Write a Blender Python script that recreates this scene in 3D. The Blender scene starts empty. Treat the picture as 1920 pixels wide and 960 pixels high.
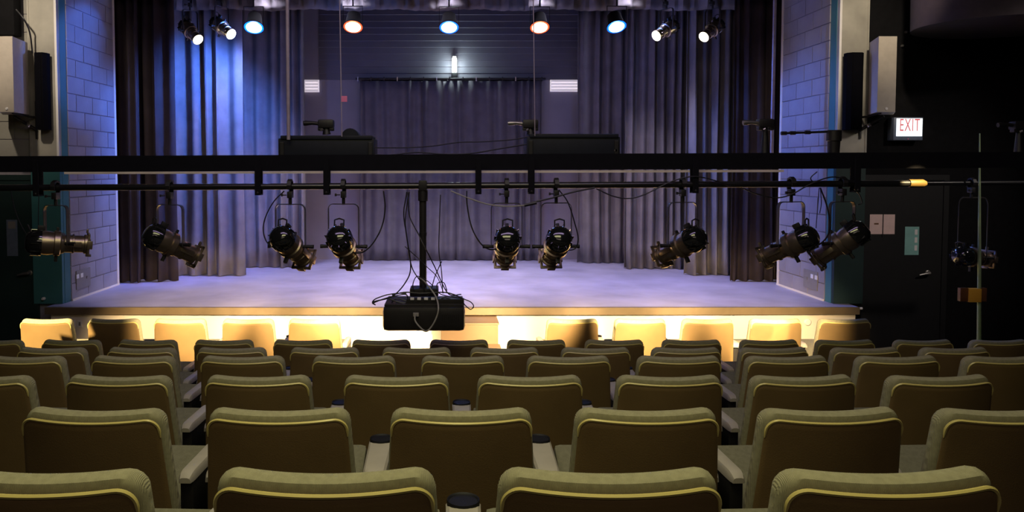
import bpy, bmesh, math, random
from mathutils import Vector, Matrix, Quaternion, Euler
random.seed(7)
sc = bpy.context.scene
COL = sc.collection
PI = math.pi

# ------------------------------------------------------------------ camera
F = 1400.0; PX = 840.0; PY = 378.0; CZ = 2.245
PITCH = math.atan(61.0 / F)
cam = bpy.data.cameras.new('camera'); cam.sensor_width = 36; cam.lens = F / 1920 * 36
cam.shift_x = (960 - PX) / 1920; cam.shift_y = (PY - 480) / 1920
cam.clip_start = 0.05
camo = bpy.data.objects.new('camera', cam); COL.objects.link(camo)
camo.location = (0, 0, CZ); camo.rotation_euler = (PI / 2 - PITCH, 0, 0)
sc.camera = camo

def at(px, py, Y):
    """world point seen at pixel (px,py) at depth Y"""
    f = Vector((0, math.cos(PITCH), -math.sin(PITCH))); u = Vector((0, math.sin(PITCH), math.cos(PITCH)))
    d = f + Vector((1, 0, 0)) * ((px - PX) / F) - u * ((py - PY) / F)
    return Vector((0, 0, CZ)) + d * (Y / d.y)

# ------------------------------------------------------------------ world, exposure
w = bpy.data.worlds.new('world'); sc.world = w; w.use_nodes = True
w.node_tree.nodes['Background'].inputs[0].default_value = (0.5, 0.5, 0.7, 1)
w.node_tree.nodes['Background'].inputs[1].default_value = 0.004
sc.view_settings.view_transform = 'Standard'; sc.view_settings.look = 'None'
sc.view_settings.gamma = 1; sc.view_settings.exposure = 0; sc.view_settings.use_curve_mapping = False

def lamp(name, kind, loc, target, power, color, size=0.3, size_y=None, angle=60, blend=0.3):
    l = bpy.data.lights.new(name, kind); l.energy = power; l.color = color
    if kind == 'AREA':
        l.size = size
        if size_y: l.shape = 'RECTANGLE'; l.size_y = size_y
    else: l.shadow_soft_size = size
    if kind == 'SPOT': l.spot_size = math.radians(angle); l.spot_blend = blend
    o = bpy.data.objects.new(name, l); COL.objects.link(o); o.location = loc
    if target is not None:
        o.rotation_euler = (Vector(target) - Vector(loc)).to_track_quat('-Z', 'Y').to_euler()
    return o

# house lights over the audience (ceiling fixtures outside the frame), plus an added back-row fill
lamp('house_light', 'AREA', (-0.2, 1.9, 4.7), (-0.2, 2.5, 0.0), 56, (1.0, 0.95, 0.50), 3.6, 1.2)
lamp('rear_house_light', 'AREA', (0.0, -1.2, 4.3), (0, 3.2, 0.5), 14, (1.0, 0.82, 0.66), 4.0, 0.8)
lamp('back_row_fill', 'SPOT', (0, 0.9, 4.85), (0, 1.6, 1.6), 100, (1.0, 0.93, 0.42), 0.3, angle=62, blend=0.9)  # unseen spot added to brighten the nearest row
lamp('side_wall_light', 'SPOT', (-4.45, 6.2, 4.8), (-4.85, 8.47, 3.5), 230, (1, 0.84, 0.66), 0.06, angle=52, blend=0.9)
lamp('side_wall_light', 'SPOT', (4.0, 6.2, 4.8), (4.72, 8.47, 3.6), 190, (1, 0.84, 0.64), 0.06, angle=40, blend=0.9)
# unseen lamps added above the frame to wash deck and lower curtains
for x in (-2.5, -1.3, 0.0, 1.3, 2.5):
    lamp('stage_fill_spot', 'SPOT', (x, 10.2, 4.8), (x * 0.97, 10.25, 0.7), 200, (0.80, 0.74, 1.0), 0.12, angle=80, blend=0.45)
# unseen lilac fill added to tint the front rows and the rig
lamp('front_row_fill', 'AREA', (0, 3.6, 4.85), (0, 5.9, 1.0), 26, (0.80, 0.58, 1.0), 5.0, 0.4)
lamp('right_wall_fill', 'SPOT', (6.4, 4.2, 4.7), (5.0, 8.47, 1.6), 210, (1.0, 0.88, 0.8), 0.1, angle=40, blend=0.9)  # added fill for the right door and its notices, no fixture there
# two unseen tight spots added to catch single seats of the front row
lamp('seat_fill_spot', 'SPOT', (-5.3, 3.4, 4.2), (-3.78, 6.85, 0.70), 9000, (1.0, 0.74, 0.34), 0.02, angle=10.5, blend=0.15)
lamp('seat_fill_spot', 'SPOT', (4.2, 3.4, 4.2), (2.92, 6.85, 0.70), 5000, (1.0, 0.74, 0.34), 0.02, angle=5.5, blend=0.25)

# ------------------------------------------------------------------ materials
def mat(name, col, rough=0.6, metal=0.0, spec=0.5, var=0.12, scale=18, bump=0.0, bscale=60, emit=None, es=0, col2=None, wave=None, coat=0.0):
    m = bpy.data.materials.new(name); m.use_nodes = True
    nt = m.node_tree; b = nt.nodes['Principled BSDF']
    b.inputs['Roughness'].default_value = rough; b.inputs['Metallic'].default_value = metal
    b.inputs['Specular IOR Level'].default_value = spec
    b.inputs['Coat Weight'].default_value = coat
    tc = nt.nodes.new('ShaderNodeTexCoord')
    n = nt.nodes.new('ShaderNodeTexNoise'); n.inputs['Scale'].default_value = scale; n.inputs['Detail'].default_value = 4
    nt.links.new(tc.outputs['Object'], n.inputs['Vector'])
    r = nt.nodes.new('ShaderNodeValToRGB')
    c2 = col2 or [max(0, c * (1 - var * 2)) for c in col]
    r.color_ramp.elements[0].position = 0.3; r.color_ramp.elements[1].position = 0.7
    r.color_ramp.elements[0].color = (*c2, 1); r.color_ramp.elements[1].color = (*col, 1)
    nt.links.new(n.outputs['Fac'], r.inputs['Fac']); nt.links.new(r.outputs['Color'], b.inputs['Base Color'])
    if bump:
        bp = nt.nodes.new('ShaderNodeBump'); bp.inputs['Strength'].default_value = bump; bp.inputs['Distance'].default_value = 0.004
        if wave:
            wv = nt.nodes.new('ShaderNodeTexWave'); wv.bands_direction = wave; wv.inputs['Scale'].default_value = bscale
            wv.inputs['Distortion'].default_value = 1.0; wv.inputs['Detail'].default_value = 2
            nt.links.new(tc.outputs['Object'], wv.inputs['Vector']); nt.links.new(wv.outputs['Fac'], bp.inputs['Height'])
        else:
            n2 = nt.nodes.new('ShaderNodeTexNoise'); n2.inputs['Scale'].default_value = bscale; n2.inputs['Detail'].default_value = 3
            nt.links.new(tc.outputs['Object'], n2.inputs['Vector']); nt.links.new(n2.outputs['Fac'], bp.inputs['Height'])
        nt.links.new(bp.outputs['Normal'], b.inputs['Normal'])
    if emit:
        b.inputs['Emission Color'].default_value = (*emit, 1); b.inputs['Emission Strength'].default_value = es
    return m

M = dict(
    shell=mat('brown_seat_shell', (0.205, 0.132, 0.058), 0.5, var=0.08, scale=6, bump=0.15, bscale=250),
    rim=mat('glossy_rim_highlight', (0.72, 0.60, 0.22), 0.28, var=0.03),  # edge of the brown shell, its overhead reflection painted yellow
    cushion=mat('olive_fabric', (0.37, 0.345, 0.23), 0.95, spec=0.1, var=0.1, scale=60, bump=0.35, bscale=120, wave='X'),
    seatpad=mat('seat_fabric', (0.20, 0.19, 0.14), 0.95, spec=0.1, var=0.1, scale=60, bump=0.4, bscale=200),
    armpad=mat('beige_arm_pad', (0.42, 0.38, 0.34), 0.55, var=0.04),
    cup=mat('black_cup_insert', (0.006, 0.006, 0.012), 0.6, spec=0.3),
    iron=mat('black_iron', (0.012, 0.011, 0.012), 0.5),
    carpet=mat('aisle_carpet', (0.018, 0.016, 0.016), 0.95, var=0.3, scale=80, bump=0.4, bscale=300),
    speaker=mat('matte_black', (0.004, 0.004, 0.006), 0.95, spec=0.05),  # flat black of the slim columns on the pilasters
    deck=mat('stage_deck_paint', (0.44, 0.42, 0.58), 0.42, var=0.16, scale=2.2, bump=0.15, bscale=8),
    lip=mat('stage_lip_wood', (0.19, 0.14, 0.085), 0.4, var=0.12, scale=5),
    cream=mat('cream_wall_paint', (0.82, 0.74, 0.64), 0.7, var=0.04, scale=3),
    block=mat('painted_block', (0.36, 0.33, 0.36), 0.5, var=0.10, scale=3, bump=0.35, bscale=50),
    mortar=mat('block_joint', (0.31, 0.285, 0.32), 0.7, var=0.1),
    frontblock=mat('grey_beige_block', (0.30, 0.29, 0.25), 0.6, var=0.08, scale=3, bump=0.3, bscale=50),
    teal=mat('teal_paint', (0.055, 0.20, 0.21), 0.5, var=0.1, scale=3),
    pilaster=mat('warm_lit_pilaster', (0.46, 0.44, 0.37), 0.5, var=0.2, scale=3),  # beige stands for warm light falling on teal paint
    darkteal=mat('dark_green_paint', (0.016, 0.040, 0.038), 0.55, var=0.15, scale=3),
    black=mat('black_paint', (0.006, 0.006, 0.007), 0.9, spec=0.2, var=0.2),
    doorblack=mat('black_door_paint', (0.006, 0.006, 0.007), 0.6, var=0.2),
    backwall=mat('grey_back_wall', (0.30, 0.28, 0.33), 0.75, var=0.08, scale=2),
    siding=mat('grey_board_wall', (0.17, 0.165, 0.20), 0.7, var=0.08, scale=2),
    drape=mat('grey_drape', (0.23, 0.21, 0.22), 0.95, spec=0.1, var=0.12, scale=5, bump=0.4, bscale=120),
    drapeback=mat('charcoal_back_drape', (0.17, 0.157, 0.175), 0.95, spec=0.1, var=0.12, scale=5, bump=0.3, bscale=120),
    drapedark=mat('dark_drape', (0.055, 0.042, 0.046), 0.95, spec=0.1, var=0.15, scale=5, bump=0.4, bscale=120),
    border=mat('border_cloth', (0.33, 0.31, 0.31), 0.9, spec=0.1, var=0.25, scale=3, bump=0.5, bscale=9),
    beam=mat('black_beam_paint', (0.006, 0.006, 0.010), 0.8, spec=0.15),
    flange=mat('stage_lit_flange', (0.85, 0.74, 0.66), 0.45, var=0.1, scale=8),  # light from the stage is put into this pale colour
    pipe=mat('black_pipe', (0.012, 0.012, 0.014), 0.28, spec=0.8),
    metal=mat('black_spotlight_casting', (0.36, 0.29, 0.22), 0.33, metal=0.9, var=0.1),
    gloss=mat('glossy_black_cap', (0.012, 0.013, 0.014), 0.12, spec=0.8, coat=0.5),
    steel=mat('worn_steel', (0.42, 0.40, 0.38), 0.35, metal=0.8),
    yoke=mat('yoke_steel', (0.11, 0.10, 0.10), 0.3, metal=0.6),
    brass=mat('gold_tape', (0.12, 0.075, 0.02), 0.45),
    boxnavy=mat('navy_black_case', (0.012, 0.015, 0.024), 0.6, spec=0.3),
    plastic=mat('black_plastic', (0.022, 0.020, 0.019), 0.4, bump=0.1, bscale=200),
    cable=mat('black_cable', (0.012, 0.012, 0.016), 0.45),
    greycable=mat('grey_cable', (0.40, 0.38, 0.36), 0.5),
    beige=mat('beige_cabinet', (0.50, 0.45, 0.38), 0.5, var=0.05),
    greycab=mat('grey_cabinet_side', (0.27, 0.25, 0.23), 0.5, var=0.05),
    panel=mat('glow_slat_white', (0.85, 0.83, 0.82), 0.5, var=0.02, emit=(0.9, 0.8, 0.9), es=0.42),  # glow added to brighten the white slats, no lamp behind them
    white=mat('white_enamel', (0.85, 0.83, 0.82), 0.5, var=0.02),
    paper=mat('pinkish_paper', (0.85, 0.62, 0.58), 0.8, var=0.05),
    tealpaper=mat('pale_teal_glass', (0.30, 0.58, 0.54), 0.35, var=0.1, scale=6),
    pink=mat('pink_tag', (0.85, 0.22, 0.42), 0.6, var=0.02),
    lilacpole=mat('pale_painted_pole', (0.42, 0.35, 0.42), 0.45),
    greenpole=mat('pale_green_pole', (0.30, 0.40, 0.22), 0.5),
    orange=mat('orange_tape', (0.95, 0.48, 0.06), 0.5, var=0.03),
    brown=mat('brown_tape', (0.16, 0.06, 0.02), 0.5),
    tan=mat('tan_plywood', (0.20, 0.125, 0.07), 0.55, var=0.08, scale=4),
    plum=mat('dark_plum_soffit', (0.05, 0.035, 0.042), 0.7),
    lens_warm=mat('lit_warm_lens', (0.8, 0.8, 0.7), 0.3, emit=(1.0, 0.93, 0.62), es=9),
    lens_off=mat('spot_lens', (0.8, 0.7, 0.5), 0.2, emit=(1.0, 0.85, 0.55), es=6),
    led_blue=mat('blue_led_core', (0.2, 0.5, 1), 0.3, emit=(0.35, 0.62, 1.0), es=12),
    led_blue_ring=mat('blue_led_ring', (0.0, 0.1, 0.8), 0.3, emit=(0.0, 0.16, 1.0), es=1.0),
    led_red=mat('amber_led_core', (1, 0.5, 0.3), 0.3, emit=(1.0, 0.55, 0.32), es=9),
    led_red_ring=mat('amber_led_ring', (0.8, 0.1, 0.02), 0.3, emit=(1.0, 0.16, 0.04), es=0.6),
    tube=mat('lit_work_tube', (1, 1, 1), 0.3, emit=(0.92, 1.0, 0.93), es=6),
    exitface=mat('lit_exit_face', (1, 1, 1), 0.3, emit=(0.92, 1.0, 1.0), es=1.3),
    exitred=mat('exit_letter_red', (0.7, 0.1, 0.1), 0.3, emit=(0.9, 0.25, 0.28), es=0.5),
    exitcase=mat('exit_case', (0.16, 0.20, 0.28), 0.4),
)

# ------------------------------------------------------------------ mesh helpers
class MB:
    def __init__(s): s.v = []; s.f = []; s.mi = []
    def add(s, vs, fs):
        o = len(s.v); s.v += [Vector(v) for v in vs]; s.f += [tuple(i + o for i in f) for f in fs]; return s
    def box(s, a, b, bev=0.0):
        """axis box from corner a to corner b, chamfered edges when bev > 0"""
        x0, x1 = sorted((a[0], b[0])); y0, y1 = sorted((a[1], b[1])); z0, z1 = sorted((a[2], b[2]))
        if not bev:
            return s.add([(x, y, z) for z in (z0, z1) for y in (y0, y1) for x in (x0, x1)],
                         [(0, 2, 3, 1), (4, 5, 7, 6), (0, 1, 5, 4), (2, 6, 7, 3), (0, 4, 6, 2), (1, 3, 7, 5)])
        bm = bmesh.new(); bmesh.ops.create_cube(bm, size=1)
        for v in bm.verts:
            v.co = Vector(((x0 + x1) / 2 + v.co.x * (x1 - x0), (y0 + y1) / 2 + v.co.y * (y1 - y0), (z0 + z1) / 2 + v.co.z * (z1 - z0)))
        bmesh.ops.bevel(bm, geom=bm.edges[:], offset=bev, segments=2, affect='EDGES', profile=0.6)
        bm.verts.index_update()
        s.add([v.co.copy() for v in bm.verts], [[v.index for v in f.verts] for f in bm.faces]); bm.free(); return s
    def obox(s, c, sx, sy, sz, rot, bev=0.0):
        t = MB().box((-sx / 2, -sy / 2, -sz / 2), (sx / 2, sy / 2, sz / 2), bev)
        R = rot.to_matrix() if not isinstance(rot, Matrix) else rot
        return s.add([R @ v + Vector(c) for v in t.v], t.f)
    def tube(s, pts, r, seg=8, cap=True):
        pts = [Vector(p) for p in pts]; rs = r if isinstance(r, (list, tuple)) else [r] * len(pts)
        vs = []; fs = []; n = len(pts); up = None
        for i, p in enumerate(pts):
            t = (pts[min(i + 1, n - 1)] - pts[max(i - 1, 0)]).normalized()
            if up is None:
                up = Vector((0, 0, 1)) if abs(t.z) < 0.9 else Vector((0, 1, 0))
            a = t.cross(up)
            if a.length < 1e-4: a = t.orthogonal()
            a.normalize(); b = a.cross(t).normalized(); up = b
            for k in range(seg):
                an = 2 * PI * k / seg; vs.append(p + a * (math.cos(an) * rs[i]) + b * (math.sin(an) * rs[i]))
        for i in range(n - 1):
            for k in range(seg):
                k2 = (k + 1) % seg; fs.append((i * seg + k, i * seg + k2, (i + 1) * seg + k2, (i + 1) * seg + k))
        if cap: fs.append(tuple(range(seg))[::-1]); fs.append(tuple((n - 1) * seg + k for k in range(seg)))
        return s.add(vs, fs)
    def lathe_y(s, prof, seg=24, c=(0, 0, 0)):
        """prof: list of (y, radius) around the Y axis"""
        vs = []; fs = []; n = len(prof)
        for y, r in prof:
            for k in range(seg):
                an = 2 * PI * k / seg; vs.append((c[0] + r * math.cos(an), c[1] + y, c[2] + r * math.sin(an)))
        for i in range(n - 1):
            for k in range(seg):
                k2 = (k + 1) % seg; fs.append((i * seg + k, i * seg + k2, (i + 1) * seg + k2, (i + 1) * seg + k))
        fs.append(tuple(range(seg))); fs.append(tuple((n - 1) * seg + k for k in range(seg))[::-1])
        return s.add(vs, fs)
    def mesh(s, name, m, smooth=True, off=None):
        me = bpy.data.meshes.new(name)
        off = Vector(off) if off is not None else Vector((0, 0, 0))
        me.from_pydata([tuple(v - off) for v in s.v], [], s.f)
        bm = bmesh.new(); bm.from_mesh(me); bmesh.ops.recalc_face_normals(bm, faces=bm.faces)
        if smooth:
            for f in bm.faces: f.smooth = True
            for e in bm.edges:
                if len(e.link_faces) == 2 and e.calc_face_angle(0) > math.radians(38): e.smooth = False
        bm.to_mesh(me); bm.free(); me.materials.append(m); return me
    def build(s, name, m, parent=None, smooth=True, world=True):
        """verts in world space; when a parent (translated Empty) is given they are made local to it"""
        off = parent.get('_o', None) if parent is not None else None
        o = bpy.data.objects.new(name, s.mesh(name, m, smooth, off if world else None)); COL.objects.link(o)
        if parent is not None: o.parent = parent
        return o

def tag(o, label, cat, group=None):
    o['label'] = label; o['category'] = cat
    if group: o['group'] = group
    return o
OFFS = []
def thing(name, label, cat, loc, group=None):
    o = bpy.data.objects.new(name, None); COL.objects.link(o); o.location = loc; o.empty_display_size = 0.1
    o['_o'] = [float(c) for c in loc]; OFFS.append(o)
    return tag(o, label, cat, group)
def struct(o): o['kind'] = 'structure'; return o
def cat_rom(P, n=10):
    P = [Vector(p) for p in P]; out = []
    Q = [P[0] * 2 - P[1]] + P + [P[-1] * 2 - P[-2]]
    for i in range(1, len(Q) - 2):
        for k in range(n):
            t = k / n; a, b, c, d = Q[i - 1:i + 3]
            out.append(0.5 * ((2 * b) + (c - a) * t + (2 * a - 5 * b + 4 * c - d) * t * t + (-a + 3 * b - 3 * c + d) * t ** 3))
    out.append(P[-1]); return out

# ------------------------------------------------------------------ room shell
SZ = 0.715            # stage deck height
PW = 4.37             # half width of the stage opening
YF = 8.47             # plane of the proscenium wall
YB = 12.6             # stage back wall
CE = 4.95
ROWY = [1.57, 2.46, 3.35, 4.24, 5.13, 6.02, 6.88]
ROWPY = [886, 768, 705, 668, 652, 636, 599]
SEAT_H = 0.885
ROWZ = [at(840, y, Y).z - SEAT_H for y, Y in zip(ROWPY, ROWY)]
ROWZ[6] = ROWZ[5] = (ROWZ[5] + ROWZ[6]) / 2
FZ = ROWZ[6]

fl = MB()
edges = [-2.5] + [y + 0.52 for y in ROWY[:5]]
for i in range(6):
    y0 = edges[i]; y1 = edges[i + 1] if i < 5 else 8.6
    fl.box((-7.4, y0, FZ - 0.3), (7.4, y1, ROWZ[i] if i < 5 else FZ))
struct(fl.build('floor', M['carpet'], smooth=False))
struct(MB().box((-7.4, -2.5, CE), (7.4, YB + 0.2, CE + 0.1)).build('ceiling', M['black'], smooth=False))
struct(MB().box((-7.5, -2.5, FZ - 0.3), (-7.4, YF, CE)).build('wall_left', M['black'], smooth=False))
struct(MB().box((7.4, -2.5, FZ - 0.3), (7.5, YF, CE)).build('wall_right', M['black'], smooth=False))
struct(MB().box((-7.5, -2.6, FZ - 0.3), (7.5, -2.5, CE)).build('wall_rear', M['black'], smooth=False))
# proscenium header
struct(MB().box((-PW, YF, 4.52), (PW, YF + 0.2, CE)).build('wall_header', M['black'], smooth=False))

def at_x(px, Y): return (px - PX) * Y / F     # good to a few mm at mid height

# stage platform
stg = thing('stage_platform', 'raised lavender-grey stage deck with brown lip above cream front wall', 'stage', (0, 8.2, FZ))
stg['kind'] = 'structure'
for k in ('label', 'category'): del stg[k]
MB().box((-PW - 0.0, YF - 0.001, SZ - 0.07), (PW, YB, SZ)).build('deck', M['deck'], stg, smooth=False)
xl, xr = at_x(78, 8.2), at_x(1618, 8.2)
MB().box((xl, 8.2, SZ - 0.005), (xr, YF - 0.001, SZ)).build('apron_deck', M['deck'], stg, smooth=False)
# lip bows very slightly towards the audience
lip = MB(); n = 24; vs = []; fs = []
for i in range(n + 1):
    x = xl + (xr - xl) * i / n; b = 0.03 * (1 - (2 * i / n - 1) ** 2)
    for (y, z) in ((8.2 - b, SZ + 0.001), (8.2 - b, SZ - 0.078), (8.235, SZ - 0.078), (8.235, SZ + 0.001)): vs.append((x, y, z))
for i in range(n):
    for k in range(4): fs.append((i * 4 + k, i * 4 + (k + 1) % 4, (i + 1) * 4 + (k + 1) % 4, (i + 1) * 4 + k))
fs += [(0, 1, 2, 3), (n * 4, n * 4 + 3, n * 4 + 2, n * 4 + 1)]
lip.add(vs, fs); lip.build('lip', M['lip'], stg, smooth=False)
MB().box((xl + 0.05, 8.236, FZ), (xr - 0.03, 8.30, SZ - 0.078)).build('front_wall', M['cream'], stg, smooth=False)
MB().tube([(xr + 0.0, 8.21, SZ - 0.012), (xr + 0.03, 8.21, SZ - 0.012)], 0.013).build('corner_stud', M['white'], stg)

# stage side walls made of blocks
def block_wall(name, x, sgn, y0, y1, z0, z1, m, mm, bl=0.40, bh=0.20):
    core = MB().box((x, y0, z0), (x + sgn * 0.1, y1, z1)).build(name, mm, smooth=False); struct(core)
    row = 0; z = z0; cache = {}
    while z < z1 - 0.02:
        h = min(bh, z1 - z); y = y0 - (bl / 2 if row % 2 else 0)
        while y < y1 - 0.02:
            a = max(y, y0); b = min(y + bl, y1)
            key = (round(b - a, 3), round(h, 3))
            if b - a > 0.05:
                if key not in cache:
                    g = 0.005
                    cache[key] = MB().box((0, g, g), (-sgn * 0.010, key[0] - g, key[1] - g), 0.003).mesh('block', m, smooth=False)
                o = bpy.data.objects.new('block', cache[key]); COL.objects.link(o); o.parent = core
                o.location = (x - sgn * 0.0005 + random.uniform(-0.0012, 0.0012), a, z)
            y += bl
        z += h; row += 1
    return core
YS = YF + 0.13
wl = block_wall('wall_stage_left', -PW, -1, YS, 9.83, SZ, CE, M['block'], M['mortar'])
wr = block_wall('wall_stage_right', PW, 1, YS, 9.83, SZ, CE, M['block'], M['mortar'])
for s, p, nm in ((-1, wl, 'left'), (1, wr, 'right')):
    MB().box((s * PW, YF, SZ), (s * (PW + 0.12), YS, CE)).build('teal_corner', M['teal'], p, smooth=False)
    MB().box((s * (PW - 0.012), YS, SZ), (s * (PW - 0.024), 9.83, SZ + 0.022)).build('floor_trim', M['cream'], p, smooth=False)
    MB().box((s * (PW - 0.014), 9.79, SZ + 0.02), (s * (PW + 0.03), 9.845, CE)).build('corner_bead', M['cream'], p, smooth=False)
    struct(MB().box((s * (PW + 0.55), 9.84, SZ - 0.1), (s * (PW + 0.65), YB, CE)).build('wall_wing_' + nm, M['black'], smooth=False))
    struct(MB().box((s * PW, 9.85, SZ - 0.1), (s * (PW + 0.6), YB, SZ)).build('floor', M['deck'], smooth=False))
    struct(MB().box((s * (PW + 0.1), YF + 0.1, FZ), (s * (PW + 0.6), 9.84, CE)).build('wall_return_' + nm, M['black'], smooth=False))

# proscenium (audience-facing) walls with pilasters
fwl = struct(MB().box((-7.4, YF, FZ), (-PW - 0.005, YF + 0.1, CE)).build('wall_front_left', M['mortar'], smooth=False))
fwr = struct(MB().box((PW + 0.005, YF, FZ), (7.4, YF + 0.1, CE)).build('wall_front_right', M['black'], smooth=False))
# left blocks in the front wall beside the door
me_cache = {}
xp0 = at_x(63, YF)
z = 2.38; row = 0
while z < CE - 0.03:
    h = min(0.2, CE - z); x = xp0 - (0.2 if row % 2 else 0.4)
    xe = xp0
    while x > -6.6:
        key = (round(xe - x, 3), round(h, 3))
        if key not in me_cache:
            me_cache[key] = MB().box((0.004, 0, 0.004), (key[0] - 0.004, -0.010, key[1] - 0.004), 0.003).mesh('block', M['frontblock'], smooth=False)
        o = bpy.data.objects.new('block', me_cache[key]); COL.objects.link(o); o.parent = fwl; o.location = (x, YF + 0.0005, z)
        xe = x; x -= 0.4
    z += h; row += 1
for s, p in ((-1, fwl), (1, fwr)):
    a = at_x(117, YF) if s < 0 else at_x(1563, YF); b = at_x(63, YF) if s < 0 else at_x(1618, YF)
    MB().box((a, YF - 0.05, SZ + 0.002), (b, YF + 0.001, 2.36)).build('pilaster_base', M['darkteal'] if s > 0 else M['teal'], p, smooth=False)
    MB().box((a, YF - 0.05, 2.36), (b, YF + 0.001, CE)).build('pilaster', M['pilaster'], p, smooth=False)  # upper part of the teal pilaster, warm light painted in
    MB().box((a, YF - 0.056, 2.36), (a + s * 0.025, YF - 0.049, CE)).build('edge_strip', M['white'], p, smooth=False)
    MB().box((b - s * 0.02, YF - 0.056, 2.36), (b, YF - 0.049, CE)).build('edge_strip', M['pilaster'], p, smooth=False)

def door(name, px0, px1, hpx, hdir, m):
    x0, x1 = at_x(px0, YF), at_x(px1, YF); zt = 2.12
    d = struct(MB().box((x0, YF - 0.03, FZ), (x1, YF - 0.002, zt), 0.004).build(name, m, smooth=False))
    MB().box((x0 - 0.06, YF - 0.04, FZ), (x0, YF - 0.001, zt + 0.06)).build('door_frame', m, d, smooth=False)
    MB().box((x1, YF - 0.04, FZ), (x1 + 0.06, YF - 0.001, zt + 0.06)).build('door_frame', m, d, smooth=False)
    MB().box((x0, YF - 0.04, zt), (x1, YF - 0.001, zt + 0.06)).build('door_frame', m, d, smooth=False)
    c = at(hpx, 512, YF - 0.06)
    h = MB().lathe_y([(0, 0.03), (-0.012, 0.03), (-0.016, 0.02), (-0.05, 0.012)], 16, (c.x, YF - 0.03, c.z))
    h.tube([(c.x, YF - 0.075, c.z), (c.x + hdir * 0.05, YF - 0.085, c.z - 0.004), (c.x + hdir * 0.12, YF - 0.08, c.z - 0.02)], [0.018, 0.014, 0.008])
    h.build('lever_handle', M['steel'], d); return d
d1 = door('door_1', -95, 60, 54, -1, M['darkteal'])
d2 = door('door_2', 1626, 1766, 1742, -1, M['doorblack'])
c = at(82, 560, YF - 0.06); MB().lathe_y([(0, 0.018), (-0.02, 0.02), (-0.04, 0.012)], 12, (c.x, YF - 0.05, c.z)).build('wall_button', M['white'], fwl)

# back wall with board siding in its upper part
bw = struct(MB().box((-5.1, YB, SZ - 0.1), (5.1, YB + 0.1, CE)).build('wall_back', M['backwall'], smooth=False))
zz = at(840, 150, YB).z; i = 0
while zz < CE - 0.1:
    b = MB(); b.add([(at_x(600, YB), YB - 0.002, zz), (at_x(1100, YB), YB - 0.002, zz), (at_x(1100, YB), YB - 0.022, zz + 0.004), (at_x(600, YB), YB - 0.022, zz + 0.004),
                     (at_x(600, YB), YB - 0.004, zz + 0.105), (at_x(1100, YB), YB - 0.004, zz + 0.105)],
                    [(0, 1, 2, 3), (3, 2, 5, 4), (0, 3, 4), (1, 5, 2), (0, 4, 5, 1)])
    b.build('board', M['siding'], bw, smooth=False); zz += 0.108

# ------------------------------------------------------------------ curtains
def curtain_mesh(x0, x1, Y, z0, z1, folds, amp, seed, nz=14, per=12, hem=0.0):
    rnd = random.Random(seed); nx = int(folds * per); vs = []; fs = []
    ph = [rnd.uniform(0, 6.28) for _ in range(6)]
    # uneven fold positions
    cuts = [0]
    for k in range(int(folds)): cuts.append(cuts[-1] + rnd.uniform(0.55, 1.45))
    tot = cuts[-1]
    warp = []
    for i in range(nx + 1):
        u = i / nx; t = u * tot; k = 0
        while k < len(cuts) - 2 and cuts[k + 1] < t: k += 1
        warp.append(k + (t - cuts[k]) / (cuts[k + 1] - cuts[k]))
    hs = [rnd.uniform(0.5, 1.0) for _ in range(len(cuts) + 1)]
    for j in range(nz + 1):
        v = j / nz; z = z0 + (z1 - z0) * v
        for i in range(nx + 1):
            u = i / nx; wv = warp[i]; k = min(int(wv), len(hs) - 1)
            a = amp * hs[k] * (0.75 + 0.25 * (1 - v))
            y = Y + a * math.sin(wv * 2 * PI + 0.25 * math.sin(3 * v + ph[1])) + amp * 0.35 * math.sin(wv * 2.3 + ph[2] + 1.2 * v)
            y += amp * 0.18 * math.sin(wv * 9.5 + ph[3] + 2.2 * v) * (1 - v * 0.6)
            x = x0 + (x1 - x0) * u + 0.012 * math.sin(4 * v + ph[4] + wv) * (1 - v)
            vs.append((x, y, z + (hem * math.sin(wv * 6.28) if j == 0 else 0)))
    for j in range(nz):
        for i in range(nx):
            a = j * (nx + 1) + i; fs.append((a, a + 1, a + nx + 2, a + nx + 1))
    return MB().add(vs, fs)
def curtain(label, px0, px1, Y, folds, amp, seed, m, group=None, z0=None, z1=4.9, name='stage_curtain'):
    b = curtain_mesh(at_x(px0, Y), at_x(px1, Y), Y, SZ + 0.012 if z0 is None else z0, z1, folds, amp, seed, hem=0.006)
    o = b.build(name, m)
    md = o.modifiers.new('thick', 'SOLIDIFY'); md.thickness = 0.006
    return tag(o, label, 'curtain', group)
G = 'curtains around the stage'
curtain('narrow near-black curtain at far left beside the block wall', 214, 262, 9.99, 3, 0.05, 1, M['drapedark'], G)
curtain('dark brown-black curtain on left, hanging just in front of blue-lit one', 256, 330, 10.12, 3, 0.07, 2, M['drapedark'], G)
curtain('left wing curtain with blue-lit folds and a bright right edge', 322, 457, 10.66, 5, 0.09, 3, M['drape'], G)
curtain('deep blue curtain left of the pale back wall, behind the slim pole', 440, 572, 11.55, 6, 0.07, 4, M['drape'], G)
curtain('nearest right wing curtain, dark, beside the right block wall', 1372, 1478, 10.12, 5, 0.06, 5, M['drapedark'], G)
curtain('grey right wing curtain under the rightmost lit stage spotlights', 1284, 1384, 10.75, 5, 0.09, 6, M['drape'], G)
curtain('grey gathered curtain on right, third in from the block wall', 1172, 1300, 11.4, 7, 0.08, 7, M['drape'], G)
curtain('blue-grey curtain on right touching the back wall vent', 1082, 1184, 12.1, 5, 0.06, 8, M['drape'], G)
bc = thing('back_curtain', 'wide charcoal curtain hung on a rail across the centre back wall', 'curtain', at(845, 487, 12.45), G)
o = curtain_mesh(at_x(676, 12.45), at_x(1014, 12.45), 12.45, SZ + 0.012, at(845, 152, 12.45).z, 17, 0.045, 11, per=10, hem=0.004).build('fabric', M['drapeback'], bc)
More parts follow.
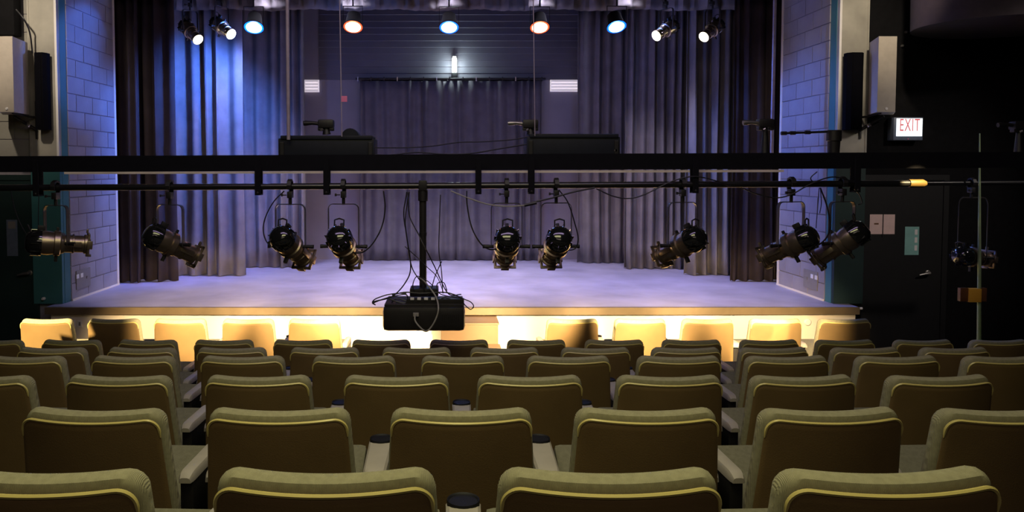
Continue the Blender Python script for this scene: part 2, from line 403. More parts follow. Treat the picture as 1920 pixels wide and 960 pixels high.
o.modifiers.new('thick', 'SOLIDIFY').thickness = 0.006
rz = at(845, 150, 12.45).z
MB().tube([(at_x(668, 12.45), 12.45, rz + 0.02), (at_x(1022, 12.45), 12.45, rz + 0.02)], 0.016).build('rail', M['iron'], bc)
for k in range(15):
    x = at_x(672 + k * 24.5, 12.45)
    MB().box((x - 0.008, 12.43, rz - 0.02), (x + 0.008, 12.47, rz + 0.05)).build('hook', M['steel'] if k % 3 == 0 else M['iron'], bc, smooth=False)
# ruffled border cloth along the top
bd = MB(); n = 160; vs = []; fs = []; Yb = 10.45
zb = at(840, 19, Yb).z
for i in range(n + 1):
    x = -PW - 0.1 + (2 * PW + 0.2) * i / n
    for j in range(7):
        v = j / 6
        y = Yb + 0.05 * math.sin(i * 0.9 + 2.0 * v) * (0.4 + 0.6 * v) + 0.025 * math.sin(i * 2.3 + 3 * v) - 0.12 * v * v
        vs.append((x, y, zb + 0.5 * v + 0.012 * math.sin(i * 0.31) * (1 - v)))
for i in range(n):
    for j in range(6): a = i * 7 + j; fs.append((a, a + 7, a + 8, a + 1))
bo = bd.add(vs, fs).build('border_curtain', M['border']); bo.modifiers.new('thick', 'SOLIDIFY').thickness = 0.006
tag(bo, 'grey ruffled border cloth running along the top of the stage', 'curtain')

# ------------------------------------------------------------------ theatre seats
SW = 0.23            # half width of the back
def slab(hw, z0, z1, r, t, ybase, round_r, tilt=0.13, nx=26, nz=12, bow=0.034, front_t=None, grow=0.0):
    """upholstered slab in a curved, leaning sheet; columns in x, height follows a rounded-corner top"""
    xs = []
    for i in range(nx + 1):
        s = -1 + 2 * i / nx; xs.append(hw * math.copysign(1 - (1 - abs(s)) ** 1.45, s))
    vs = []; fs = []
    def ztop(x):
        e = abs(x) - (hw - r); u = 0.006 * (x / hw) ** 2 - 0.005
        return u + (z1 if e <= 0 else z1 - r + math.sqrt(max(0, r * r - e * e)))
    def pos(x, z, off):
        x = x * (1 + 0.26 * max(0, z1 - z))
        y = ybase - bow * (1 - (x / 0.23) ** 2) + off
        lean = (z - 0.40); c, s_ = math.cos(tilt), math.sin(tilt)
        return (x, y * c - lean * s_, 0.40 + lean * c + y * s_ * 0.6)
    for side in (0, 1):
        for i, x in enumerate(xs):
            zt = ztop(x)
            for j in range(nz + 1):
                q = j / nz; q = 1 - (1 - q) ** 1.7; z = z0 + (zt - z0) * q
                e = abs(x) - (hw - r)
                d = min(hw - abs(x), zt - z, z - z0 + 0.002)
                if e > 0 and z > z1 - r: d = min(d, max(0, r - math.hypot(e, z - (z1 - r))))
                d = max(d, 0); k = math.sqrt(max(0, 1 - (1 - min(1, d / round_r)) ** 2))
                off = t * (0.5 + (0.5 if side else -0.5) * (0.25 + 0.75 * k))
                vs.append(pos(x, z, off))
    C = nz + 1; S = (nx + 1) * C
    for i in range(nx):
        for j in range(nz):
            a = i * C + j
            fs.append((a, a + C, a + C + 1, a + 1)); fs.append((S + a, S + a + 1, S + a + C + 1, S + a + C))
        a = i * C; fs.append((a, S + a, S + a + C, a + C))
        a = i * C + nz; fs.append((a, a + C, S + a + C, S + a))
    for i in (0, nx):
        for j in range(nz): a = i * C + j; fs.append((a, a + 1, S + a + 1, S + a))
    return MB().add(vs, fs), pos, ztop

def build_seat_meshes():
    R = {}
    b, pos, zt = slab(0.231, 0.30, 0.862, 0.042, 0.012, -0.024, 0.010)
    R['back_shell'] = b.mesh('back_shell', M['shell'])
    # glossy rim over top and corners, overhead highlight painted in as yellow
    pts = []
    r = 0.042; hw = 0.230; z1 = 0.862
    for k in range(-2, 9):
        an = PI - max(k, 0) * PI / 2 / 8; pts.append((-hw + r + r * math.cos(an), z1 - r + r * math.sin(an) + (0.012 * k if k < 0 else 0)))
    for k in range(1, 14): pts.append((-hw + r + (2 * hw - 2 * r) * k / 14, z1))
    for k in range(8, -3, -1):
        an = max(k, 0) * PI / 2 / 8; pts.append((hw - r + r * math.cos(an), z1 - r + r * math.sin(an) + (0.012 * k if k < 0 else 0)))
    pts = [(x, z + 0.006 * (x / hw) ** 2 - 0.005) for x, z in pts]
    R['rim'] = MB().tube([pos(x, z, 0.003) for x, z in pts], [0.002, 0.004] + [0.0055] * (len(pts) - 4) + [0.004, 0.002], 6).mesh('rim', M['rim'])
    b, pos2, _ = slab(0.236, 0.33, 0.886, 0.050, 0.060, -0.006, 0.020, nz=14)
    R['back_cushion'] = b.mesh('back_cushion', M['cushion'])
    # corner seam lines of the cover
    # tipped-up seat: rounded pad standing nearly upright in front of the back
    s = MB(); rot = Euler((math.radians(22), 0, 0))
    s.obox((0, 0.27, 0.49), 0.50, 0.34, 0.085, rot, 0.028); R['seat_cushion'] = s.mesh('seat_cushion', M['seatpad'])
    s = MB(); s.obox((0, 0.285, 0.44), 0.42, 0.30, 0.014, rot, 0.006); R['seat_pan'] = s.mesh('seat_pan', M['iron'])
    # standard under the arm
    s = MB(); s.box((-0.014, 0.10, 0.0), (0.014, 0.20, 0.60), 0.004); s.box((-0.03, 0.02, 0.0), (0.03, 0.30, 0.018), 0.004)
    s.box((-0.024, 0.07, 0.40), (0.024, 0.37, 0.585), 0.006); R['standard'] = s.mesh('standard', M['iron'])
    # arm pads: plain, and with a widened round end that takes the cup
    for nm, y1_, w0, w1 in (('arm_pad', 0.36, 0.026, 0.028), ('cup_arm_pad', 0.415, 0.040, 0.049)):
        s = MB(); vs = []; fs = []; N = 18
        for k in range(N + 1):
            y = 0.05 + (y1_ - 0.05) * k / N; t = k / N; wd = w0 + (w1 - w0) * t
            e = (y - (y1_ - w1)) / w1
            if e > 0: wd = w1 * math.sqrt(max(0.02, 1 - e * e))
            if k < 2: wd *= (0.8, 0.95)[k]
            zt_ = 0.622 - (0.018, 0.006, 0.001)[k] if k < 3 else 0.622
            sec = [(-wd, 0.585), (-wd, zt_ - 0.012), (-wd * 0.82, zt_ - 0.003), (-wd * 0.4, zt_), (wd * 0.4, zt_), (wd * 0.82, zt_ - 0.003), (wd, zt_ - 0.012), (wd, 0.585)]
            vs += [(x, y, z) for x, z in sec]
        for i in range(N):
            for k in range(8): fs.append((i * 8 + k, i * 8 + (k + 1) % 8, (i + 1) * 8 + (k + 1) % 8, (i + 1) * 8 + k))
        fs += [tuple(range(8)), tuple(N * 8 + k for k in range(8))[::-1]]
        s.add(vs, fs); R[nm] = s.mesh('arm_pad', M['armpad'])
    # cup holder: open round cup, built in z
    s = MB(); seg = 24; pr = [(0.036, 0.53), (0.044, 0.60), (0.0455, 0.624), (0.0445, 0.629), (0.041, 0.627), (0.039, 0.6240), (0.034, 0.6238), (0.0005, 0.6238)]
    vs = []; fs = []
    for rr, z in pr:
        for k in range(seg): an = 2 * PI * k / seg; vs.append((rr * math.cos(an), 0.366 + rr * math.sin(an), z))
    for i in range(len(pr) - 1):
        for k in range(seg): k2 = (k + 1) % seg; fs.append((i * seg + k, i * seg + k2, (i + 1) * seg + k2, (i + 1) * seg + k))
    fs.append(tuple(range(seg)))
    s.add(vs, fs); R['cup_holder'] = s.mesh('cup_holder', M['cup'])
    return R
SEAT = build_seat_meshes()
ORD = ['first', 'second', 'third', 'fourth', 'fifth', 'sixth', 'seventh', 'eighth', 'ninth', 'tenth', 'eleventh', 'twelfth', 'thirteenth', 'fourteenth']
ROWNAME = ['nearest row', 'second-nearest row', 'third-nearest row', 'fourth-nearest row', 'fifth-nearest row', 'row just behind the front row', 'front row by the stage']
ROWS = [
    [(-160, 250), (398, 808), (945, 1358), (1483, 1893)],
    [(25, 300), (383, 648), (733, 998), (1085, 1357), (1435, 1710), (1775, 2050)],
    [(-152, 48), (112, 312), (375, 580), (645, 838), (900, 1093), (1163, 1362), (1415, 1618), (1675, 1880)],
    [(-48, 112), (158, 325), (370, 528), (585, 736), (793, 943), (993, 1147), (1200, 1360), (1405, 1565), (1615, 1775), (1820, 1980)],
    [(20, 155), (188, 328), (362, 495), (540, 670), (715, 845), (885, 1010), (1057, 1185), (1228, 1358), (1388, 1530), (1567, 1700), (1738, 1868)],
    [(-78, 33), (67, 183), (212, 328), (360, 468), (508, 620), (658, 768), (807, 915), (953, 1063), (1103, 1210), (1248, 1358), (1395, 1505), (1538, 1650), (1688, 1797), (1832, 1942)],
    [(28, 130), (155, 258), (284, 380), (412, 510), (538, 635), (1030, 1122), (1157, 1252), (1283, 1382), (1410, 1512), (1543, 1640)],
]
FR_LOOK = ['leftmost, its back glaring in spotlight', 'second from the left, lit on one side', 'third from the left, plain brown', 'fourth from the left, amber',
           'left of the projector, edge of the gap', 'right of the gap by the step box', 'fourth from the right', 'third from the right, golden',
           'second from the right, before cream wall', 'rightmost, dull brown back']
def place_seat(px0, px1, ri, idx, n):
    Y = ROWY[ri]; c = (px0 + px1) / 2
    topY = Y
    x = (c - PX) * topY / F
    block = -1 if c < 345 else (1 if c > 1370 else 0)
    ang = 0.0 if ri == 6 else {-1: -0.04, 0: 0.0, 1: 0.04}[block]
    nm = ORD[idx] if idx < n - 1 else None
    if ri == 6:
        side = idx if idx < 5 else idx - 5
        lab = 'front row seat back by the stage, %s (%s)' % (FR_LOOK[idx], 'left group' if idx < 5 else 'right group')
        lab = 'front row seat by the stage, ' + FR_LOOK[idx]
    else:
        lab = 'olive-topped brown theatre seat, %s from the left in the %s' % (ORD[idx] if idx else 'leftmost', ROWNAME[ri])
        if idx == 0: lab = 'leftmost olive-topped brown theatre seat in the ' + ROWNAME[ri]
        if idx == n - 1: lab = 'rightmost olive-topped brown theatre seat in the ' + ROWNAME[ri]
    rt = thing('theatre_seat', lab, 'seat', (x, Y + 0.075, ROWZ[ri]), 'theatre seats in the ' + ROWNAME[ri])
    rt.rotation_euler = (0, 0, ang)
    def part(nm_, dx=0.0, lab_=None):
        o = bpy.data.objects.new(lab_ or nm_, SEAT[nm_]); COL.objects.link(o); o.parent = rt; o.location = (dx, 0, 0); return o
    for k in ('back_shell', 'rim', 'back_cushion', 'seat_cushion', 'seat_pan'): part(k)
    nxt = ROWS[ri][idx + 1] if idx + 1 < n else None; prv = ROWS[ri][idx - 1] if idx else None
    def blk(q): m_ = (q[0] + q[1]) / 2; return -1 if m_ < 345 else (1 if m_ > 1370 else 0)
    joint = nxt is None or (ri < 6 and blk(nxt) != block) or (ri == 6 and idx in (4,))
    first = prv is None or (ri < 6 and blk(prv) != block) or (ri == 6 and idx == 5)
    # arm on the right-hand side, shared with the next seat, or a slimmer own one at a block's end
    if joint:
        part('standard', 0.264); part('arm_pad', 0.264)
    else:
        half = 0.5 * ((nxt[0] + nxt[1]) / 2 - c) * Y / F
        half = min(max(half, 0.30), 0.32)
        part('standard', half); part('cup_arm_pad', half, 'arm_pad'); part('cup_holder', half)
    if first: part('standard', -0.264); part('arm_pad', -0.264)
for ri, row in enumerate(ROWS):
    for idx, (a, b) in enumerate(row): place_seat(a, b, ri, idx, len(row))

# ------------------------------------------------------------------ beam, pipe and straps
YP = 5.45
rig = thing('lighting_beam', 'long black overhead beam with lighting pipe slung beneath it across the hall', 'beam', at(900, 310, YP))
a, b = at(-260, 294, YP + 0.06), at(2060, 284, YP + 0.06)
a2, b2 = at(-260, 324, YP), at(2060, 316, YP)
def bar4(p, q, h, d, m, nm, par):
    # long bar from p to q (top edge), height h, depth d
    mb = MB(); vs = []
    for P in (p, q):
        vs += [P, P + Vector((0, d, 0)), P + Vector((0, d, -h)), P + Vector((0, 0, -h))]
    mb.add(vs, [(0, 1, 5, 4), (1, 2, 6, 5), (2, 3, 7, 6), (3, 0, 4, 7), (0, 3, 2, 1), (4, 5, 6, 7)])
    return mb.build(nm, m, par, smooth=False)
bar4(a, b, 0.118, 0.09, M['beam'], 'beam', rig)
fa, fb = at(120, 322.3, YP + 0.05), at(1470, 318.3, YP + 0.05)
bar4(fa, fb, 0.017, 0.11, M['flange'], 'bottom_flange', rig)
pa, pb = at(-260, 353.5, YP), at(1712, 344, YP)
MB().tube([pa, pb], 0.0235, 16).build('pipe', M['pipe'], rig)
pe = at(1737, 344, YP)
MB().tube([at(1704, 344, YP), at(1730, 344, YP), at(1736, 344, YP)], [0.030, 0.030, 0.018], 16).build('end_cap', M['brass'], rig)
def pipe_pt(px): t = (px + 260) / (1712 + 260); return at(px, 353.5 + (344 - 353.5) * t, YP)
for px in (71, 485, 613, 897, 996, 1302, 1604):
    p = pipe_pt(px)
    s = MB().box((p.x - 0.021, YP - 0.034, p.z - 0.062), (p.x + 0.021, YP - 0.024, p.z + 0.20), 0.002)
    s.box((p.x - 0.021, YP - 0.03, p.z - 0.062), (p.x + 0.021, YP + 0.04, p.z - 0.052)); s.box((p.x - 0.021, YP + 0.03, p.z - 0.062), (p.x + 0.021, YP + 0.04, p.z + 0.12))
    s.build('hanger_strap', M['beam'], rig, smooth=False)
    MB().lathe_y([(0, 0.009), (-0.006, 0.009), (-0.009, 0.005)], 8, (p.x, YP - 0.034, p.z - 0.045)).build('bolt', M['iron'], rig)

# ------------------------------------------------------------------ ellipsoidal spotlights
def spot_meshes():
    R = {}
    s = MB(); s.lathe_y([(-0.205, 0.012), (-0.200, 0.050), (-0.185, 0.072), (-0.16, 0.086), (-0.125, 0.094), (-0.105, 0.097), (-0.098, 0.097), (-0.098, 0.088)], 28)
    for k in range(10):
        an = 2 * PI * k / 10; ca, sa = math.cos(an), math.sin(an)
        s.obox((ca * 0.090, -0.140, sa * 0.090), 0.016, 0.055, 0.004, Quaternion((0, 1, 0), -an))
    R['lamp_cap'] = s.mesh('lamp_cap', M['gloss'])
    s = MB(); s.tube([(-0.035, -0.17, 0.075), (-0.035, -0.19, 0.115), (0, -0.195, 0.125), (0.035, -0.19, 0.115), (0.035, -0.17, 0.075)], 0.006, 6)
    s.box((-0.012, -0.13, 0.09), (0.012, -0.08, 0.125), 0.004); R['handle'] = s.mesh('handle', M['iron'])
    s = MB(); s.lathe_y([(-0.100, 0.084), (-0.06, 0.088), (-0.02, 0.082), (-0.015, 0.094), (0.020, 0.094), (0.026, 0.080), (0.05, 0.072)], 28)
    R['body'] = s.mesh('body', M['metal'])
    s = MB(); s.lathe_y([(0.048, 0.066), (0.10, 0.066), (0.103, 0.072), (0.112, 0.072), (0.115, 0.063), (0.178, 0.063), (0.182, 0.072), (0.20, 0.072), (0.20, 0.060), (0.190, 0.058)], 28)
    for x in (-1, 1): s.box((x * 0.055 - 0.006, 0.06, -0.02), (x * 0.078, 0.16, 0.02), 0.004)
    R['barrel'] = s.mesh('barrel', M['metal'])
    s = MB(); t = 0.008; h = 0.083
    for (x0, z0, x1, z1) in ((-h, -h, h, -h + 0.020), (-h, h - 0.020, h, h), (-h, -h, -h + 0.020, h), (h - 0.020, -h, h, h)):
        s.box((x0, 0.200, z0), (x1, 0.214, z1), 0.002)
    for (x, z) in ((-1, 0), (1, 0), (0, -1)):
        s.box((x * h - 0.03 if x == 0 else x * h - 0.008, 0.196, z * h - 0.03 if z == 0 else z * h - 0.008), (x * h + 0.03 if x == 0 else x * h + 0.008, 0.232, z * h + 0.03 if z == 0 else z * h + 0.008), 0.003)
    s.box((-0.012, 0.19, h), (0.012, 0.205, h + 0.03), 0.003)
    R['gel_frame'] = s.mesh('gel_frame', M['metal'])
    s = MB().lathe_y([(0.183, 0.058), (0.186, 0.058)], 24); R['lens'] = s.mesh('lens', M['lens_off'])
    s = MB().lathe_y([(0.196, 0.069), (0.204, 0.067), (0.213, 0.050), (0.217, 0.02)], 24); R['lens_lit'] = s.mesh('lens', M['lens_warm'])
    s = MB(); s.box((-0.013, -0.01, -0.135), (0.013, 0.012, -0.085), 0.003); R['shutter'] = s.mesh('shutter', M['iron'])
    s = MB(); s.box((-0.010, -0.008, 0.085), (0.010, 0.010, 0.118), 0.003); R['shutter_lever'] = s.mesh('shutter_lever', M['iron'])
    # yoke: local z up, pivot at 0, stem top at +0.235
    s = MB(); pts = []
    hw = 0.112; top = 0.255; r = 0.035
    pts = [(-hw, 0, -0.01), (-hw, 0, 0.10), (-hw, 0, top - r)]
    for k in range(1, 6): an = PI - k * PI / 2 / 5; pts.append((-hw + r + r * math.cos(an), 0, top - r + r * math.sin(an)))
    for k in range(0, 6): an = PI / 2 - k * PI / 2 / 5; pts.append((hw - r + r * math.cos(an), 0, top - r + r * math.sin(an)))
    pts += [(hw, 0, 0.10), (hw, 0, -0.01)]
    for i in range(len(pts) - 1):
        p, q = Vector(pts[i]), Vector(pts[i + 1]); m = (p + q) / 2; L = (q - p).length + 0.003
        an = math.atan2(q.z - p.z, q.x - p.x)
        s.obox(m, L, 0.026, 0.005, Quaternion((0, 1, 0), -an))
    R['yoke'] = s.mesh('yoke', M['yoke'], smooth=False)
    s = MB()
    for x in (-1, 1):
        s.tube([(x * 0.085, 0, 0), (x * 0.128, 0, 0)], 0.012, 10); s.tube([(x * 0.128, 0, 0), (x * 0.170, 0, 0)], 0.013, 8)
        s.box((x * 0.155, -0.008, -0.014), (x * 0.175, 0.008, 0.014), 0.003)
    R['knob'] = s.mesh('knob', M['iron'])
    # C-clamp, origin at pipe centre
    s = MB(); pts = [(0, 0.030, -0.045), (0, 0.044, -0.02), (0, 0.046, 0.01), (0, 0.032, 0.036), (0, 0.0, 0.047), (0, -0.032, 0.034), (0, -0.044, 0.008), (0, -0.040, -0.012)]
    for i in range(len(pts) - 1):
        p, q = Vector(pts[i]), Vector(pts[i + 1]); m = (p + q) / 2; an = math.atan2(q.z - p.z, q.y - p.y)
        s.obox(m, 0.030, (q - p).length + 0.006, 0.013, Quaternion((1, 0, 0), an))
    s.box((-0.018, -0.03, -0.085), (0.018, 0.036, -0.036), 0.005)
    s.tube([(0, 0, -0.08), (0, 0, -0.135)], 0.012, 10)
    s.tube([(-0.02, -0.03, -0.062), (-0.052, -0.034, -0.062)], 0.005, 6); s.box((-0.058, -0.045, -0.072), (-0.046, -0.022, -0.052), 0.002)
    R['clamp'] = s.mesh('clamp', M['iron'])
    return R
SP = spot_meshes()
def spotlight(label, pipe, piv, d, lit=False, power=0, color=(1, 0.72, 0.36), angle=30, aim=None, group='spotlights hanging from the front pipe', scale=1.0, yaw_f=0.35, blend=0.25):
    """pipe: clamp position; piv: pivot (world); d: light direction"""
    t = thing('spotlight', label, 'spotlight', pipe, group)
    d = Vector(d).normalized(); pan = math.atan2(-d.x, d.y)
    loc = Vector(piv) - Vector(pipe)
    q = Quaternion((0, 0, 1), pan) @ Quaternion((1, 0, 0), math.asin(max(-1, min(1, d.z))))
    def part(k, l, rot, nm=None, sc_=(1, 1, 1)):
        o = bpy.data.objects.new(nm or k, SP[k]); COL.objects.link(o); o.parent = t; o.location = l
        o.rotation_mode = 'QUATERNION'; o.rotation_quaternion = rot; o.scale = [scale * s for s in sc_]; return o
    qy = Quaternion((0, 0, 1), pan * yaw_f)
    part('clamp', (0, 0, 0), Quaternion())
    H = -0.13 - loc.z
    part('yoke', loc, qy, sc_=(1, 1, H / 0.255 / scale)); part('knob', loc, qy)
    for k in ('lamp_cap', 'handle', 'body', 'barrel', 'shutter', 'shutter_lever') + (() if lit else ('gel_frame',)): part(k, loc, q)
    part('lens_lit' if lit else 'lens', loc, q, 'lens')
    if power:
        P = Vector(piv) + d * 0.235 * scale
        lamp('spotlight_beam', 'SPOT', P, (aim if aim is not None else P + d), power, color, 0.025, angle=angle, blend=blend)
    return t
def pxdir(r, f, L=0.36):
    """direction from rear pixel to front pixel given real length L"""
    a = at(r[0], r[1], YP); b = at(f[0], f[1], YP); dx, dz = b.x - a.x, b.z - a.z
    return Vector((dx, math.sqrt(max(0.0016, L * L - dx * dx - dz * dz)), dz))
SL = [   # pipe px, rear px, front px, pivot px, label, power, target on the stage front, cone
    (104, (90, 453), (170, 461), (125, 456), 'leftmost hanging spotlight, lying almost level and pointing right', 120, (3.0, 8.24, 0.3), 16),
    (318, (305, 438), (368, 482), (334, 458), 'second hanging spotlight from the left, angled down right over the curtain', 900, (-2.75, 8.24, 0.32), 44),
    (544, (538, 440), (568, 490), (552, 462), 'third hanging spotlight from the left, with a cable looping at its left', 800, (-1.65, 8.24, 0.30), 42),
    (644, (643, 440), (658, 490), (650, 462), 'hanging spotlight left of projector pole with cable looping at its right', 900, (-0.9, 8.24, 0.34), 40),
    (950, (950, 440), (950, 488), (950, 462), 'hanging spotlight right of the projector pole, seen straight from behind', 900, (0.1, 8.24, 0.36), 38),
    (1043, (1046, 440), (1038, 488), (1042, 462), 'hanging spotlight second to the right of the projector pole', 850, (0.9, 8.24, 0.36), 38),
    (1280, (1297, 438), (1252, 480), (1275, 460), 'hanging spotlight in front of the right curtains, pointing down left', 1000, (2.05, 8.24, 0.22), 42),
    (1484, (1500, 438), (1442, 482), (1473, 460), 'hanging spotlight before the right block wall, pointing down left', 450, (3.1, 8.24, 0.30), 42),
    (1580, (1598, 430), (1540, 488), (1573, 456), 'rightmost hanging spotlight on the pipe, beside the teal wall edge', 450, (3.3, 8.24, 0.3), 50),
]
for px, r, f, pv, lab, pw, tg, cone in SL:
    p = pipe_pt(px); piv = at(pv[0], pv[1], YP)
    d = pxdir(r, f)
    spotlight(lab, p, Vector((p.x, YP, piv.z)), d, power=pw * 1.2, angle=cone, aim=tg, blend=0.75)
# one more beyond the green pole
p = at(1822, 344, 6.9)
spotlight('spotlight hanging in the dark behind the green pole at far right', p, at(1822, 482, 6.9), Vector((0.9, 0.35, -0.12)), group=None)
MB().tube([at(1700, 344, 6.9), at(2000, 342, 6.9)], 0.022, 12).build('lighting_pipe', M['pipe'])
tag(bpy.data.objects['lighting_pipe'], 'short black pipe in the dark at far right holding one spotlight', 'pipe')

# spotlights over the stage wings
def wing_spot(lab, lens, rear, power, aim):
    Y = 9.7
    L = at(*lens, Y); R_ = at(*rear, Y + 0.05); d = (L - R_).normalized(); d = (d + Vector((0, -0.35, 0))).normalized()
    piv = L - d * 0.195
    pipe = Vector((piv.x, piv.y, piv.z + 0.40))
    spotlight(lab, pipe, piv, d, lit=True, power=power, color=(1.0, 0.86, 0.62), angle=58, aim=aim, group='lit spotlights above the stage wings', yaw_f=1.0, blend=0.6)
wing_spot('lit spotlight above stage left wing, the one nearest the block wall', (371, 74), (340, 44), 110, (0.5, 10.6, SZ))
wing_spot('lit spotlight upper left, right beside the blue lamp', (433, 64), (398, 38), 140, (1.0, 10.8, SZ))
wing_spot('lit spotlight upper right, nearest the blue lamp', (1231, 67), (1272, 42), 140, (-1.0, 10.8, SZ))
wing_spot('lit spotlight upper right, the one nearest the dark wing', (1320, 69), (1352, 44), 110, (-0.5, 10.6, SZ))
wp = thing('stage_pipe', 'black pipe high above the stage carrying the lit lamps', 'pipe', (0, 9.9, at(840, 8, 9.9).z))
zz = at(352, 44, 9.7).z + 0.36
MB().tube([(-PW + 0.05, 9.72, zz), (PW - 0.05, 9.72, zz)], 0.022, 12).build('pipe', M['pipe'], wp)

# LED wash lights
def led(px, py, color, core, ring, lab, aim, power, tilt=0.0):
    Y = 9.75; c = at(px, py, Y)
    t = thing('wash_light', lab, 'stage light', c + Vector((0, 0.05, 0.2)), 'round coloured wash lights above the stage')
    n = Vector((math.sin(tilt) * 0.3, -0.55, -1)).normalized()
    q = n.to_track_quat('Y', 'Z')
    off = c - t.location
    def part(mb, m, nm, smooth=True):
        o = bpy.data.objects.new(nm, mb.mesh(nm, m, smooth)); COL.objects.link(o); o.parent = t
        o.location = off; o.rotation_mode = 'QUATERNION'; o.rotation_quaternion = q; return o
    part(MB().lathe_y([(-0.20, 0.05), (-0.19, 0.085), (-0.04, 0.105), (0.0, 0.128), (0.004, 0.128), (0.004, 0.124), (0.002, 0.122)], 28), M['black'], 'housing')
    part(MB().lathe_y([(0.003, 0.122), (0.006, 0.122)], 28), M[ring], 'lens_ring')
    part(MB().lathe_y([(0.006, 0.100), (0.012, 0.098)], 28), M[core], 'lens')
    b = MB()
    for x in (-1, 1): b.box((x * 0.125 - 0.003, off.y - 0.012, off.z - 0.01), (x * 0.125 + 0.003, off.y + 0.012, 0.06))
    b.box((-0.128, off.y - 0.012, 0.06), (0.128, off.y + 0.012, 0.066)); b.tube([(0, off.y, 0.06), (0, off.y, 0.16)], 0.01)
    b.build('bracket', M['iron'], t, smooth=False, world=False)
    lamp('wash_beam', 'SPOT', c + n * 0.06, aim, power, color, 0.09, angle=100, blend=0.8)
    # spill of the bulging lens towards hall and border
    pl = lamp('wash_spill', 'POINT', c + n * 0.09 + Vector((0, 0, 0.0)), None, power * 0.06, color, 0.05)
BL = (0.08, 0.22, 1.0); AM = (1.0, 0.32, 0.16)
led(476, 51, BL, 'led_blue', 'led_blue_ring', 'leftmost blue-glowing wash light above the stage', (-3.55, 10.66, 2.9), 560, 0.2)
lamp('wash_beam', 'SPOT', (-2.55, 9.7, 4.05), (-4.37, 9.15, 3.55), 150, BL, 0.05, angle=44, blend=0.35)
led(662, 50, AM, 'led_red', 'led_red_ring', 'left of the two orange-glowing wash lights above the stage', (-1.6, 10.6, SZ), 60, 0)
led(842, 51, BL, 'led_blue', 'led_blue_ring', 'middle blue-glowing wash light, straight above the work lamp', (0, 10.5, SZ), 230, 0)
led(1012, 51, AM, 'led_red', 'led_red_ring', 'right of the two orange-glowing wash lights above the stage', (1.6, 10.6, SZ), 60, 0)
led(1156, 50, BL, 'led_blue', 'led_blue_ring', 'rightmost blue-glowing wash light, the brightest, tilted left', (3.4, 9.4, 2.4), 260, 0.3)

# ------------------------------------------------------------------ back wall fittings
def vent(px0, px1, py0, py1, lab):
    Y = YB; a = at(px0, py0, Y); b = at(px1, py1, Y)
    t = thing('wall_vent', lab, 'vent', ((a.x + b.x) / 2, Y - 0.01, b.z), 'white slatted panels with added glow on the back wall')
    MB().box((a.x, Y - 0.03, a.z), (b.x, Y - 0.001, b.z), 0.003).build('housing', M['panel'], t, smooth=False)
    n = 4; h = (a.z - b.z) / n
    for k in range(n):
        z = b.z + h * (k + 0.5)
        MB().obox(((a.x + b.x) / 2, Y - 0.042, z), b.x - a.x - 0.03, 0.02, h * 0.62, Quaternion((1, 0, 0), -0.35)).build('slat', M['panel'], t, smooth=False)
vent(571, 599, 150, 173, 'small white slatted panel with added glow on back wall, left of the hanging pink tag')
vent(1031, 1098, 150, 172, 'wide white slatted panel with added glow on the back wall beside the right curtains')
c = at(852, 122, YB - 0.1)
wk = thing('work_lamp', 'small lit white tube lamp above the middle of the back curtain', 'lamp', (c.x, YB - 0.1, at(852, 158, YB - 0.1).z))
for dx in (-0.022, 0.022):
    MB().tube([(c.x + dx, c.y, c.z - 0.12), (c.x + dx, c.y, c.z + 0.10)], 0.019, 12).build('tube', M['tube'], wk)
MB().tube([(c.x - 0.022, c.y, c.z + 0.10), (c.x - 0.012, c.y, c.z + 0.135), (c.x + 0.012, c.y, c.z + 0.135), (c.x + 0.022, c.y, c.z + 0.10)], 0.016, 10).build('tube_bend', M['tube'], wk)
MB().box((c.x - 0.05, c.y - 0.03, c.z - 0.24), (c.x + 0.05, c.y + 0.08, c.z - 0.13), 0.01).build('socket', M['iron'], wk)
MB().tube([(c.x - 0.06, c.y, c.z - 0.20), (c.x - 0.11, c.y - 0.01, c.z - 0.26)], 0.012).build('bracket', M['steel'], wk)
MB().box((c.x - 0.012, c.y + 0.04, c.z - 0.16), (c.x + 0.012, c.y + 0.099, c.z + 0.16)).build('backplate', M['iron'], wk, smooth=False)
lamp('work_lamp_light', 'POINT', (c.x, c.y - 0.06, c.z), None, 13, (0.8, 1.0, 1.0), 0.05)

# hanger poles and wires
def pole(px0, py0, px1, py1, Y, r, m, nm, lab, cat):
    a = at(px0, py0, Y); b = at(px1, py1, Y)
    return tag(MB().tube([a, b], r, 12).build(nm, m), lab, cat)
pole(538, -60, 541, 262, YP + 0.12, 0.0135, M['lilacpole'], 'hanger_pole', 'slim pale upright pole rising from the left black box', 'pole')
wi = thing('hanging_wire', 'thin wire with a small pink tag hanging above left black box', 'wire', at(641, 255, YP + 0.1))
MB().tube([at(636, -60, YP + 0.1), at(641, 256, YP + 0.1)], 0.0045, 6).build('wire', M['lilacpole'], wi)
a = at(640, 180, YP + 0.09); b = at(651, 191, YP + 0.09)
MB().box((a.x, a.y - 0.004, a.z), (b.x, a.y + 0.002, b.z), 0.001).build('tag', M['pink'], wi)
pole(1000, 0, 1003, 255, YP + 0.1, 0.0035, M['lilacpole'], 'hanging_wire', 'faint thin wire above the right black box', 'wire')
pole(1454, -40, 1447, 294, 8.9, 0.020, M['lilacpole'], 'boom_pole', 'dim upright pole before the right wing curtain', 'pole')

